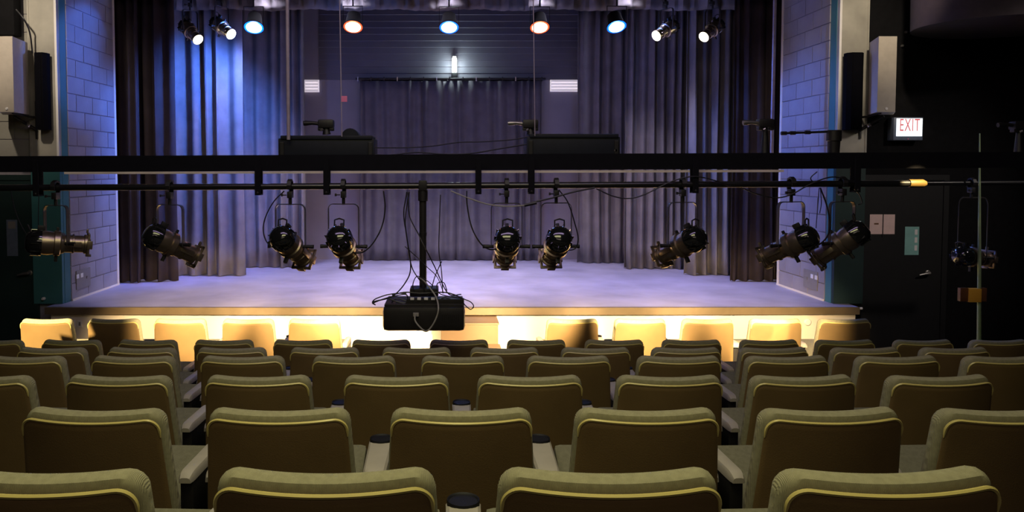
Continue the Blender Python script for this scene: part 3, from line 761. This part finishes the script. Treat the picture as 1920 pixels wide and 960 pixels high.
# black boxes on the beam with clamps on top
def boxy(px0, px1, pyt, lab, seed, label_piece=False):
    Y = YP + 0.17; a = at(px0, pyt, Y); b = at(px1, 296, Y)
    t = thing('equipment_box', lab, 'box', ((a.x + b.x) / 2, Y + 0.1, b.z), 'black boxes on the overhead beam')
    MB().box((a.x, Y, b.z), (b.x, Y + 0.26, a.z - 0.02), 0.012).build('case', M['boxnavy'], t)
    MB().box((a.x + 0.02, Y - 0.012, a.z - 0.03), (b.x - 0.015, Y + 0.25, a.z), 0.008).build('lid', M['boxnavy'], t)
    for x in (a.x + 0.015, b.x - 0.045):
        MB().box((x, Y - 0.012, b.z + 0.02), (x + 0.03, Y + 0.002, a.z - 0.05), 0.004).build('edge_guard', M['iron'], t, smooth=False)
    return t, a, b
t, a, b = boxy(521, 702, 254, 'left black equipment box on the beam, behind the slim pole', 1)
c = at(657, 252, YP + 0.22)
MB().lathe_y([(-0.02, 0.06), (-0.015, 0.066), (0.1, 0.066), (0.105, 0.05)], 20, (c.x, c.y, c.z - 0.02)).build('round_lug', M['boxnavy'], t)
t, a, b = boxy(988, 1163, 251, 'right black equipment box on the beam', 2)
c = at(1155, 282, YP + 0.15)
MB().lathe_y([(0, 0.011), (-0.012, 0.010)], 10, (c.x, YP + 0.17, c.z)).build('catch', M['steel'], t)
def topclamp(px, py, arm, lab, shine=False, sup=252, tilt=0.0):
    Y = YP + 0.22; c = at(px, py, Y)
    s = thing('rigging_clamp', lab, 'clamp', at(px, sup, Y), 'clamps standing above the beam')
    MB().box((c.x - 0.055, c.y - 0.03, c.z - 0.03), (c.x + 0.065, c.y + 0.05, c.z + 0.036), 0.016).build('body', M['iron'], s)
    MB().box((c.x - 0.055, c.y - 0.02, c.z - 0.05), (c.x - 0.015, c.y + 0.03, c.z - 0.02), 0.008).build('jaw', M['iron'], s)
    MB().box((c.x + 0.03, c.y - 0.02, c.z - 0.05), (c.x + 0.065, c.y + 0.03, c.z - 0.02), 0.008).build('jaw', M['iron'], s)
    MB().tube([(c.x - 0.04, c.y, c.z + 0.003), (c.x - 0.10, c.y, c.z + 0.010), (c.x - 0.15, c.y, c.z + 0.008), (c.x - 0.165, c.y, c.z + 0.006)], [0.014, 0.014, 0.020, 0.018], 12).build('arm', M['steel'] if shine else M['iron'], s)
    MB().tube([(c.x - 0.025, c.y - 0.04, c.z - 0.048), (c.x - 0.012, c.y - 0.045, c.z - 0.04)], 0.010, 8).build('wing_nut', M['steel'], s)
    zb_ = at(px, sup, Y).z
    MB().tube([(c.x + 0.005, c.y + 0.01, c.z - 0.02), (c.x + 0.008, c.y + 0.01, zb_ - 0.0)], [0.018, 0.034], 10).build('stem', M['iron'], s)
topclamp(610, 233, 1, 'black clamp with long handle standing on the left black box')
topclamp(993, 233, 1, 'clamp with shiny handle standing on the right black box', True)
topclamp(1434, 232, 1, 'clamp standing on the beam before the right wing curtain', True, 288)
topclamp(1912, 236, 1, 'dim clamp standing on the beam at the far right end', False, 288)
# canister with rod
cn = thing('black_canister', 'black canister on the beam before right block wall, rod at its left', 'canister', at(1563, 288, YP + 0.1))
a = at(1563, 288, YP + 0.1); zt = at(1563, 244, YP + 0.1).z
cc = MB(); seg = 20; pr = [(0.040, 0), (0.044, 0.09), (0.052, 0.095), (0.052, zt - a.z - 0.004), (0.046, zt - a.z)]
vs = []; fs = []
for r, z in pr:
    for k in range(seg): an = 2 * PI * k / seg; vs.append((a.x + r * math.cos(an), a.y + r * math.sin(an), a.z + z))
for i in range(len(pr) - 1):
    for k in range(seg): k2 = (k + 1) % seg; fs.append((i * seg + k, i * seg + k2, (i + 1) * seg + k2, (i + 1) * seg + k))
fs += [tuple(range(seg)), tuple((len(pr) - 1) * seg + k for k in range(seg))]
cc.add(vs, fs); cc.build('body', M['plastic'], cn)
q0, q1 = at(1468, 250, YP + 0.1), at(1552, 247, YP + 0.1)
MB().tube([q0, q1], 0.008, 8).build('rod', M['iron'], cn)
for t_ in (0.02, 0.22, 0.55): P = q0.lerp(q1, t_); MB().tube([P - Vector((0.02, 0, 0)), P + Vector((0.02, 0, 0))], 0.014, 8).build('collar', M['iron'], cn)

# ------------------------------------------------------------------ projector on its pole
YQ = YP - 0.0
A = at(717, 576, YQ - 0.2); B = at(872, 622, YQ - 0.2)
pc = Vector(((A.x + B.x) / 2, YQ, B.z))
pj = thing('projector', 'wide black projector hung on a pole, seen from behind, topped with tangled cables', 'projector', pc)
xa, xb, zt, zb2 = A.x, B.x, A.z, B.z
b = MB(); n = 16; vs = []; fs = []
# rounded-corner case with a slightly bowed rear face
bm = MB().box((xa, YQ - 0.2, zb2), (xb, YQ + 0.24, zt), 0.035)
bm.build('case', M['plastic'], pj)
MB().box((xa + 0.01, YQ - 0.16, zt - 0.003), (xb - 0.01, YQ + 0.2, zt + 0.012), 0.005).build('top_cover', M['plastic'], pj)
P = at(780, 590, YQ - 0.205)
MB().box((P.x - 0.02, YQ - 0.214, P.z - 0.012), (P.x + 0.02, YQ - 0.198, P.z + 0.014), 0.002).build('port', M['greycable'], pj)
for k in range(9):
    x = xa + 0.10 + k * 0.012
    MB().box((xb - 0.05 - k * 0.014, YQ - 0.203, zb2 + 0.04), (xb - 0.044 - k * 0.014, YQ - 0.1985, zt - 0.05)).build('vent_slot', M['iron'], pj, smooth=False)
# mount: tray, junction block, column
tz = at(800, 560, YQ).z
MB().box((at(762, 0, YQ).x, YQ - 0.1, zt + 0.012), (at(838, 0, YQ).x, YQ + 0.12, tz - 0.01), 0.004).build('mount_block', M['iron'], pj)
MB().box((at(768, 0, YQ).x, YQ - 0.08, at(0, 553, YQ).z), (at(822, 0, YQ).x, YQ + 0.08, at(0, 538, YQ).z), 0.01).build('mount_plate', M['iron'], pj)
MB().box((at(762, 0, YQ).x, YQ - 0.11, at(0, 566, YQ).z), (at(870, 0, YQ).x, YQ - 0.06, at(0, 556, YQ).z), 0.004).build('power_strip', M['plastic'], pj)
for k in range(4):
    x = at(773 + k * 13, 0, YQ).x; z = at(0, 555, YQ).z
    MB().box((x - 0.014, YQ - 0.118, z - 0.010), (x + 0.014, YQ - 0.10, z + 0.008), 0.003).build('socket', M['white'], pj)
pt = pipe_pt(793); px_ = at(793, 450, YQ).x
MB().tube([(px_, YQ, at(0, 542, YQ).z), (px_, YQ, pt.z - 0.03)], 0.0265, 16).build('pole', M['plastic'], pj)
MB().tube([(px_, YQ, pt.z - 0.03), (px_, YQ, pt.z - 0.11)], 0.036, 16).build('collar', M['iron'], pj)
MB().box((px_ - 0.03, YQ - 0.04, pt.z - 0.035), (px_ + 0.03, YQ + 0.04, pt.z + 0.04), 0.008).build('pipe_clamp', M['iron'], pj)
MB().tube([(px_, YQ, at(0, 436, YQ).z), (px_, YQ, at(0, 442, YQ).z)], 0.029, 16).build('ring', M['iron'], pj)
def cab(pts, r=0.004, par=None, m='cable', nm='cable', Y=None):
    Y = YQ - 0.1 if Y is None else Y
    P = cat_rom([at(p[0], p[1], Y + (p[2] if len(p) > 2 else 0)) for p in pts], 8)
    return MB().tube(P, r, 6).build(nm, M[m], par)
cab([(763, 360), (757, 400), (762, 440), (770, 500), (760, 530), (735, 556), (700, 566), (704, 572)], 0.0045, pj)
cab([(767, 360), (760, 410), (763, 445), (772, 500), (790, 530), (797, 548)], 0.004, pj)
cab([(765, 362), (768, 405), (785, 440, -.02), (800, 470, -.05), (815, 500), (840, 550), (865, 552)], 0.004, pj)
cab([(826, 365), (824, 420), (823, 470), (828, 510), (830, 550)], 0.0035, pj)
cab([(759, 462), (785, 485), (800, 500, -.05), (820, 520), (832, 550)], 0.0032, pj)
cab([(828, 490), (815, 520), (808, 545), (800, 556)], 0.0035, pj)
cab([(838, 545), (832, 530), (820, 532), (822, 548), (838, 555), (870, 560)], 0.0035, pj)
cab([(700, 568), (715, 562), (735, 556), (760, 552), (765, 560)], 0.0045, pj)
cab([(698, 566), (705, 560), (725, 553), (745, 550), (762, 550)], 0.0045, pj)
cab([(730, 560), (745, 566), (760, 568), (765, 562)], 0.006, pj)
cab([(735, 553), (760, 548), (790, 550), (830, 548), (850, 552), (868, 560)], 0.005, pj)
cab([(868, 560), (882, 566), (888, 574), (882, 580), (872, 572), (866, 562)], 0.004, pj)
cab([(778, 552), (774, 535), (782, 518), (800, 526, -.05), (812, 536)], 0.0035, pj)
cab([(820, 565), (835, 558), (855, 566), (870, 572)], 0.005, pj)
cab([(745, 575), (735, 568), (745, 560), (765, 566)], 0.005, pj)
g = cab([(779, 588, -.13), (778, 600, -.14), (786, 612, -.15), (798, 621, -.15), (808, 614, -.15), (818, 596, -.15), (822, 578, -.14), (818, 558, -.06), (806, 540, -.02), (795, 527, 0), (785, 520, 0)], 0.0058, pj, 'greycable', 'cable')
g['label'] = 'pale grey cable looping down the rear face'

# cables along pipe and between fixtures
def cable_thing(lab, pts, r=0.005, m='cable', Y=None):
    Y = YP - 0.04 if Y is None else Y
    P = cat_rom([at(p[0], p[1], Y + (p[2] if len(p) > 2 else 0)) for p in pts], 8)
    return tag(MB().tube(P, r, 6).build('cable', M[m]), lab, 'cable', 'cables along the lighting beam')
cable_thing('black cable looping left of the third hanging spotlight', [(533, 358), (512, 380), (497, 410), (494, 435), (502, 456), (520, 466), (536, 458)])
cable_thing('black cable looping right of the spotlight left of the projector', [(719, 358), (722, 390), (716, 425), (700, 455), (682, 472), (664, 474), (650, 468)])
cable_thing('black cable looping left of the spotlight right of the projector', [(875, 358), (876, 385), (884, 425), (900, 455), (920, 468), (944, 462)])
cable_thing('pale grey cable sagging from pipe into a black joint', [(845, 358), (880, 372), (915, 383), (950, 387), (985, 385)], 0.0055, 'greycable')
cable_thing('black cable running from the grey cable joint up to the pipe', [(985, 384), (1005, 378), (1035, 371), (1075, 360), (1115, 352)], 0.007)
cable_thing('thick black joint between the grey and black cables', [(983, 385), (992, 383), (1006, 380)], 0.013)
cable_thing('black cable coiling right of the second spotlight past projector', [(1048, 356), (1065, 380), (1078, 420), (1084, 448), (1078, 466), (1062, 468), (1048, 458)])
cable_thing('black cable sagging below the pipe before right grey curtains', [(1118, 354), (1150, 368), (1180, 372), (1210, 364), (1260, 340), (1302, 331), (1345, 340), (1370, 350)])
cable_thing('black cable sagging below pipe before the right block wall', [(1390, 352), (1420, 364), (1455, 371), (1485, 364), (1520, 345), (1560, 332), (1600, 340)])
cable_thing('black cable dropping from pipe to the rightmost spotlight', [(1538, 352), (1550, 385), (1556, 420), (1550, 445), (1530, 461), (1508, 456)], 0.006)
cable_thing('thin black cord dangling from pipe left of the rightmost spotlight', [(1536, 352), (1533, 390), (1530, 428)], 0.003)
cable_thing('thin short black cord dangling above the rightmost spotlight', [(1538, 352), (1540, 380), (1537, 400)], 0.003)
cable_thing('upper thin cable strung between the two black boxes', [(700, 277), (760, 277), (810, 274), (860, 267), (900, 266), (960, 262), (992, 256)], 0.005, Y=YP + 0.2)
cable_thing('lower cable strung between the two black boxes', [(702, 290), (730, 291), (780, 286), (830, 289), (880, 288), (930, 280), (990, 270)], 0.006, Y=YP + 0.2)
cable_thing('black cable trailing down the dark door side of the left wall', [(20, 358), (30, 400), (50, 440), (80, 470), (100, 468)], 0.004)
cable_thing('thin cable hanging left of the leftmost spotlight', [(73, 366), (72, 400), (73, 432), (80, 450)], 0.003)
cable_thing('thin bent cable between beam and pipe before right block wall', [(1532, 322), (1520, 334), (1528, 345)], 0.004)
cable_thing('safety cable looped over the right end of the pipe', [(1602, 354), (1612, 366), (1616, 380), (1608, 384)], 0.004)

# ------------------------------------------------------------------ speakers by the stage
def speakers(s, x0, x1, xm, bx0, bx1, side):
    # beige cabinet in the left block: front face x0..xm, side xm..x1
    Y0 = 7.9
    f0, f1 = (x0, xm) if s < 0 else (xm, x1)
    t = thing('wall_speaker', 'beige upright speaker cabinet on the wall, %s of the stage' % side, 'speaker', at((x0 + x1) / 2, 212, 8.1), 'beige speaker cabinets')
    P = [at(x0, 70, Y0), at(xm, 68, Y0)] if s < 0 else [at(xm, 68, Y0), at(x1, 70, Y0)]
    if s < 0: q = [(at_x(x0, Y0), Y0), (at_x(xm, Y0), Y0), (at_x(x1, 8.30), 8.30), (at_x(x0 + 6, 8.30), 8.30)]
    else: q = [(at_x(xm, Y0), Y0), (at_x(x1, Y0), Y0), (at_x(x1 - 4, 8.30), 8.30), (at_x(x0, 8.30), 8.30)]
    zt = at(840, 68, Y0).z; zb = at(840, 210, Y0).z
    vs = [(x, y, zb) for x, y in q] + [(x, y, zt) for x, y in q]
    MB().add(vs, [(0, 1, 2, 3), (4, 7, 6, 5), (0, 4, 5, 1), (1, 5, 6, 2), (2, 6, 7, 3), (3, 7, 4, 0)]).build('cabinet', M['beige'], t, smooth=False)
    cx = (q[0][0] + q[1][0]) / 2
    MB().lathe_y([(0, 0.016), (-0.008, 0.014)], 10, (cx, Y0, zb + 0.035)).build('badge', M['white'], t)
    # bracket
    bxm = at_x((x1 if s < 0 else x0), 8.3)
    b = MB(); b.tube([(cx, 8.0, zb), (bxm, 8.3, zb - 0.02), (bxm - s * 0.02, 8.44, zb - 0.02)], 0.012)
    b.tube([(bxm + s * 0.12, 8.2, zb - 0.02), (bxm - s * 0.02, 8.4, zb - 0.16)], 0.018)
    b.box((bxm - s * 0.03, 8.40, zb - 0.26), (bxm - s * 0.01, YF - 0.011, zb + 0.16)); b.build('bracket', M['iron'], t, smooth=False)
    MB().tube([(bxm + s * 0.01, 8.28, zb - 0.13), (bxm - s * 0.005, 8.28, zb - 0.10)], 0.02).build('bolt', M['steel'], t)
    # black column
    t2 = thing('black_column', 'slim black column on pilaster, %s of the stage' % side, 'speaker', at((bx0 + bx1) / 2, 243, 8.2), 'slim black columns')
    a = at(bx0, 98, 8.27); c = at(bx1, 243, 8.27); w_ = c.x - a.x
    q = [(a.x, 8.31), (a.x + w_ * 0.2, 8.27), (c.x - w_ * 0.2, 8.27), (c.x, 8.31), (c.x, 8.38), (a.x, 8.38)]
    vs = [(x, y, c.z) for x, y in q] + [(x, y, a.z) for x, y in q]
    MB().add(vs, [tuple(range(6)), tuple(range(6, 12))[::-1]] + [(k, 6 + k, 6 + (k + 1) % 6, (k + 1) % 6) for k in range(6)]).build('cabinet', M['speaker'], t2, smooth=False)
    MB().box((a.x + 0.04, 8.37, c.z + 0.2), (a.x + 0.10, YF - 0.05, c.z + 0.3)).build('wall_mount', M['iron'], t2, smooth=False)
    MB().box((a.x + 0.045, 8.266, c.z + 0.03), (c.x - 0.045, 8.272, a.z - 0.03), 0.002).build('front_panel', M['speaker'], t2, smooth=False)
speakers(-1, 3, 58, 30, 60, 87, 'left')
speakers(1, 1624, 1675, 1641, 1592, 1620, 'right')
lamp_box = thing('wall_box', 'dark box above the beige speaker in the top left corner', 'box', at(10, 66, 8.0))
a = at(-60, -60, 8.25); b = at(27, 66, 8.25); MB().box((a.x, 8.25, b.z), (b.x, 8.4, a.z), 0.02).build('case', M['black'], lamp_box)
MB().box((b.x - 0.2, 8.38, b.z + 0.2), (b.x - 0.1, YF - 0.01, b.z + 0.3)).build('wall_mount', M['iron'], lamp_box, smooth=False)
tag(MB().tube(cat_rom([at(30, 18, 8.2), at(46, 38, 8.2), at(56, 62, 8.3), at(61, 100, 8.35)], 8), 0.009, 6).build('cable', M['cable']), 'black cable curving down into the left slim column', 'cable')

# ------------------------------------------------------------------ exit sign and wall items
def textmesh(txt, size, m, name, par, loc, rot=(PI / 2, 0, 0), ext=0.002, xs=1.0, bold=0.0):
    cu = bpy.data.curves.new('t', 'FONT'); cu.body = txt; cu.size = size; cu.extrude = ext; cu.align_x = 'CENTER'; cu.align_y = 'CENTER'; cu.offset = bold
    cu.space_character = 1.15
    to = bpy.data.objects.new('t', cu); COL.objects.link(to)
    dg = bpy.context.evaluated_depsgraph_get(); me = bpy.data.meshes.new_from_object(to.evaluated_get(dg))
    bpy.data.objects.remove(to); me.name = name
    o = bpy.data.objects.new(name, me); COL.objects.link(o); me.materials.clear(); me.materials.append(m)
    o.rotation_euler = rot; o.scale = (xs, 1, 1); o.parent = par; o.location = Vector(loc) - Vector(par['_o']); return o
Ye = YF - 0.12
a = at(1676, 220, Ye); b = at(1730, 263, Ye)
ex = thing('exit_sign', 'lit white box sign reading EXIT on the dark right wall', 'sign', ((a.x + b.x) / 2, Ye + 0.05, b.z))
MB().box((a.x, Ye, b.z), (b.x, YF - 0.001, a.z), 0.006).build('case', M['exitcase'], ex)
MB().box((a.x + 0.03, Ye - 0.008, b.z + 0.045), (b.x - 0.012, Ye + 0.002, a.z - 0.012), 0.002).build('face', M['exitface'], ex)
textmesh('EXIT', 0.20, M['exitred'], 'lettering', ex, ((a.x + b.x) / 2 + 0.009, Ye - 0.009, (a.z + b.z) / 2 + 0.035), xs=0.50, bold=0.0)
MB().box(((a.x + b.x) / 2 - 0.006, Ye - 0.004, b.z + 0.008), ((a.x + b.x) / 2 + 0.006, Ye, b.z + 0.02)).build('test_button', M['pink'], ex, smooth=False)
lamp('exit_sign_glow', 'AREA', ((a.x + b.x) / 2, Ye - 0.05, (a.z + b.z) / 2), ((a.x + b.x) / 2, 0, (a.z + b.z) / 2), 0.25, (0.8, 0.95, 1), 0.25, 0.18)

Yd = YF - 0.032
def sheet(px0, px1, py0, py1, m, nm, lab, cat, seam=None):
    a = at(px0, py0, Yd); b = at(px1, py1, Yd)
    t = thing(nm, lab, cat, ((a.x + b.x) / 2, Yd, b.z))
    MB().box((a.x, Yd - 0.003, b.z), (b.x, Yd, a.z)).build('sheet', m, t, smooth=False)
    return t, a, b
t, a, b = sheet(1631, 1677, 402, 439, M['paper'], 'paper_notice', 'pinkish double paper notice taped to the right door', 'notice')
MB().box(((a.x + b.x) / 2 + 0.002, Yd - 0.005, b.z - 0.03), ((a.x + b.x) / 2 + 0.012, Yd - 0.003, a.z)).build('dark_fold', M['iron'], t, smooth=False)
MB().box((a.x + 0.05, Yd - 0.0045, b.z + 0.11), (a.x + 0.10, Yd - 0.003, b.z + 0.125)).build('print_line', M['brown'], t, smooth=False)
t, a, b = sheet(1697, 1722, 425, 478, M['tealpaper'], 'door_sheet', 'narrow pale teal sheet on the right door', 'notice')
for k in range(3): MB().box((b.x - 0.05, Yd - 0.005, b.z + 0.05 + k * 0.09), (b.x - 0.02, Yd - 0.003, b.z + 0.11 + k * 0.09)).build('print_block', M['white'], t, smooth=False)
t, a, b = sheet(12, 34, 412, 480, M['exitcase'], 'door_notice', 'dim tall notice on the dark green left door', 'notice')
MB().box((a.x + 0.02, Yd - 0.005, a.z - 0.10), (b.x - 0.02, Yd - 0.003, a.z - 0.02)).build('print_block', M['greycab'], t, smooth=False)
# outlet plates
def outlet(x, s, py, lab):
    Yc = 1400 * PW / abs(x - PX); c = at(x, py, Yc)
    t = thing('outlet_plate', lab, 'outlet', (s * (PW - 0.011), Yc, c.z - 0.12), 'outlet plates on the block walls')
    X = s * (PW - 0.0105)
    MB().box((X, Yc - 0.17, c.z - 0.11), (X - s * 0.012, Yc + 0.17, c.z + 0.11), 0.003).build('plate', M['greycab'], t, smooth=False)
    for k in (-1, 0):
        MB().box((X - s * 0.011, Yc - 0.10 + (k + 0.5) * 0.10 - 0.03, c.z + 0.02), (X - s * 0.017, Yc - 0.10 + (k + 0.5) * 0.10 + 0.03, c.z + 0.07), 0.002).build('socket', M['white'], t, smooth=False)
    MB().box((X - s * 0.011, Yc + 0.06, c.z - 0.01), (X - s * 0.02, Yc + 0.09, c.z + 0.02), 0.002).build('switch', M['steel'], t, smooth=False)
outlet(150, -1, 522, 'dark outlet plate with two white sockets low on the left block wall')
outlet(1526, 1, 524, 'grey outlet plate with two white sockets low on the right block wall')
for px, lab in ((137, 'left of the pair of small plates on the stage front wall'), (150, 'right of the pair of small plates on the stage front wall')):
    c = at(px, 607, 8.236); t = thing('wall_plate', lab, 'outlet', (c.x, 8.236, c.z - 0.04), 'small plates on the stage front')
    MB().box((c.x - 0.025, 8.228, c.z - 0.04), (c.x + 0.025, 8.236, c.z + 0.04), 0.002).build('plate', M['white'], t, smooth=False)
    MB().box((c.x - 0.01, 8.225, c.z - 0.02), (c.x + 0.01, 8.228, c.z + 0.02)).build('socket', M['greycab'], t, smooth=False)
c = at(1514, 604, 8.236)
tag(MB().lathe_y([(0, 0.04), (-0.01, 0.04), (-0.02, 0.03), (-0.022, 0.01)], 16, (c.x, 8.236, c.z)).build('round_cover', M['white']), 'small round white cover on stage front at right', 'cover')
# tan step box against the stage front
a = at(827, 606, 7.8); b = at(934, 640, 7.8)
t = thing('step_box', 'tan wooden step box against the stage front, right of the projector', 'steps', ((a.x + b.x) / 2, 7.95, FZ))
MB().box((a.x, 7.8, FZ), (b.x, 8.19, a.z - 0.02), 0.006).build('upper_step', M['tan'], t, smooth=False)
MB().box((a.x - 0.01, 7.79, a.z - 0.02), (b.x + 0.01, 8.19, a.z), 0.004).build('tread', M['tan'], t, smooth=False)
MB().box((a.x, 7.5, FZ), (b.x + 0.02, 7.799, a.z - 0.22), 0.006).build('lower_step', M['tan'], t, smooth=False)

# green pole with orange tape
t = thing('green_pole', 'pale green upright pole with an orange tape band near the right edge', 'pole', at(1834, 665, 6.78))
p0, p1 = at(1835.5, 735, 6.78), at(1837, 250, 6.78)
MB().tube([Vector((p0.x, p0.y, FZ)), p0, p0.lerp(p1, 0.5), p1], [0.022, 0.021, 0.015, 0.005], 12).build('shaft', M['greenpole'], t)
a = at(1819, 542, 6.74); b = at(1841, 567, 6.74)
MB().box((a.x, 6.745, b.z), (b.x, 6.815, a.z), 0.003).build('tape_band', M['orange'], t)
c = at(1804, 541, 6.74); d = at(1853, 566, 6.74)
MB().box((c.x, 6.76, d.z), (a.x, 6.80, c.z), 0.002).build('tape_tail', M['brown'], t); MB().box((b.x, 6.76, d.z), (d.x, 6.80, c.z), 0.002).build('tape_tail', M['brown'], t)

# dark rounded soffit, top right
t = thing('round_soffit', 'dark plum rounded ceiling soffit in the top right corner', 'soffit', at(1800, 60, 7.6)); t['kind'] = 'structure'
for k in ('label', 'category'): del t[k]
s = MB(); seg = 32; cx = at_x(1870, 7.6); vs = []; zb = at(1800, 24, 6.9).z
for r, z in ((1.0, CE), (0.98, zb), (0.0, zb)):
    for k in range(seg): an = 2 * PI * k / seg; vs.append((cx + r * 0.85 * math.cos(an), 7.6 + r * 0.7 * math.sin(an), z))
fs = []
for i in range(2):
    for k in range(seg): k2 = (k + 1) % seg; fs.append((i * seg + k, i * seg + k2, (i + 1) * seg + k2, (i + 1) * seg + k))
s.add(vs, fs).build('drum', M['plum'], t)
for px, py in ((1700, 60), (1769, 59), (1889, 63), (1693, 86)):
    c = at(px, py, YF - 0.02)
    MB().lathe_y([(0.02, 0.016), (0.0, 0.016), (-0.01, 0.008)], 10, (c.x, YF - 0.02, c.z)).build('wall_bolt', M['steel'], fwr)

for o in OFFS:
    if '_o' in o: del o['_o']
bpy.context.view_layer.update()
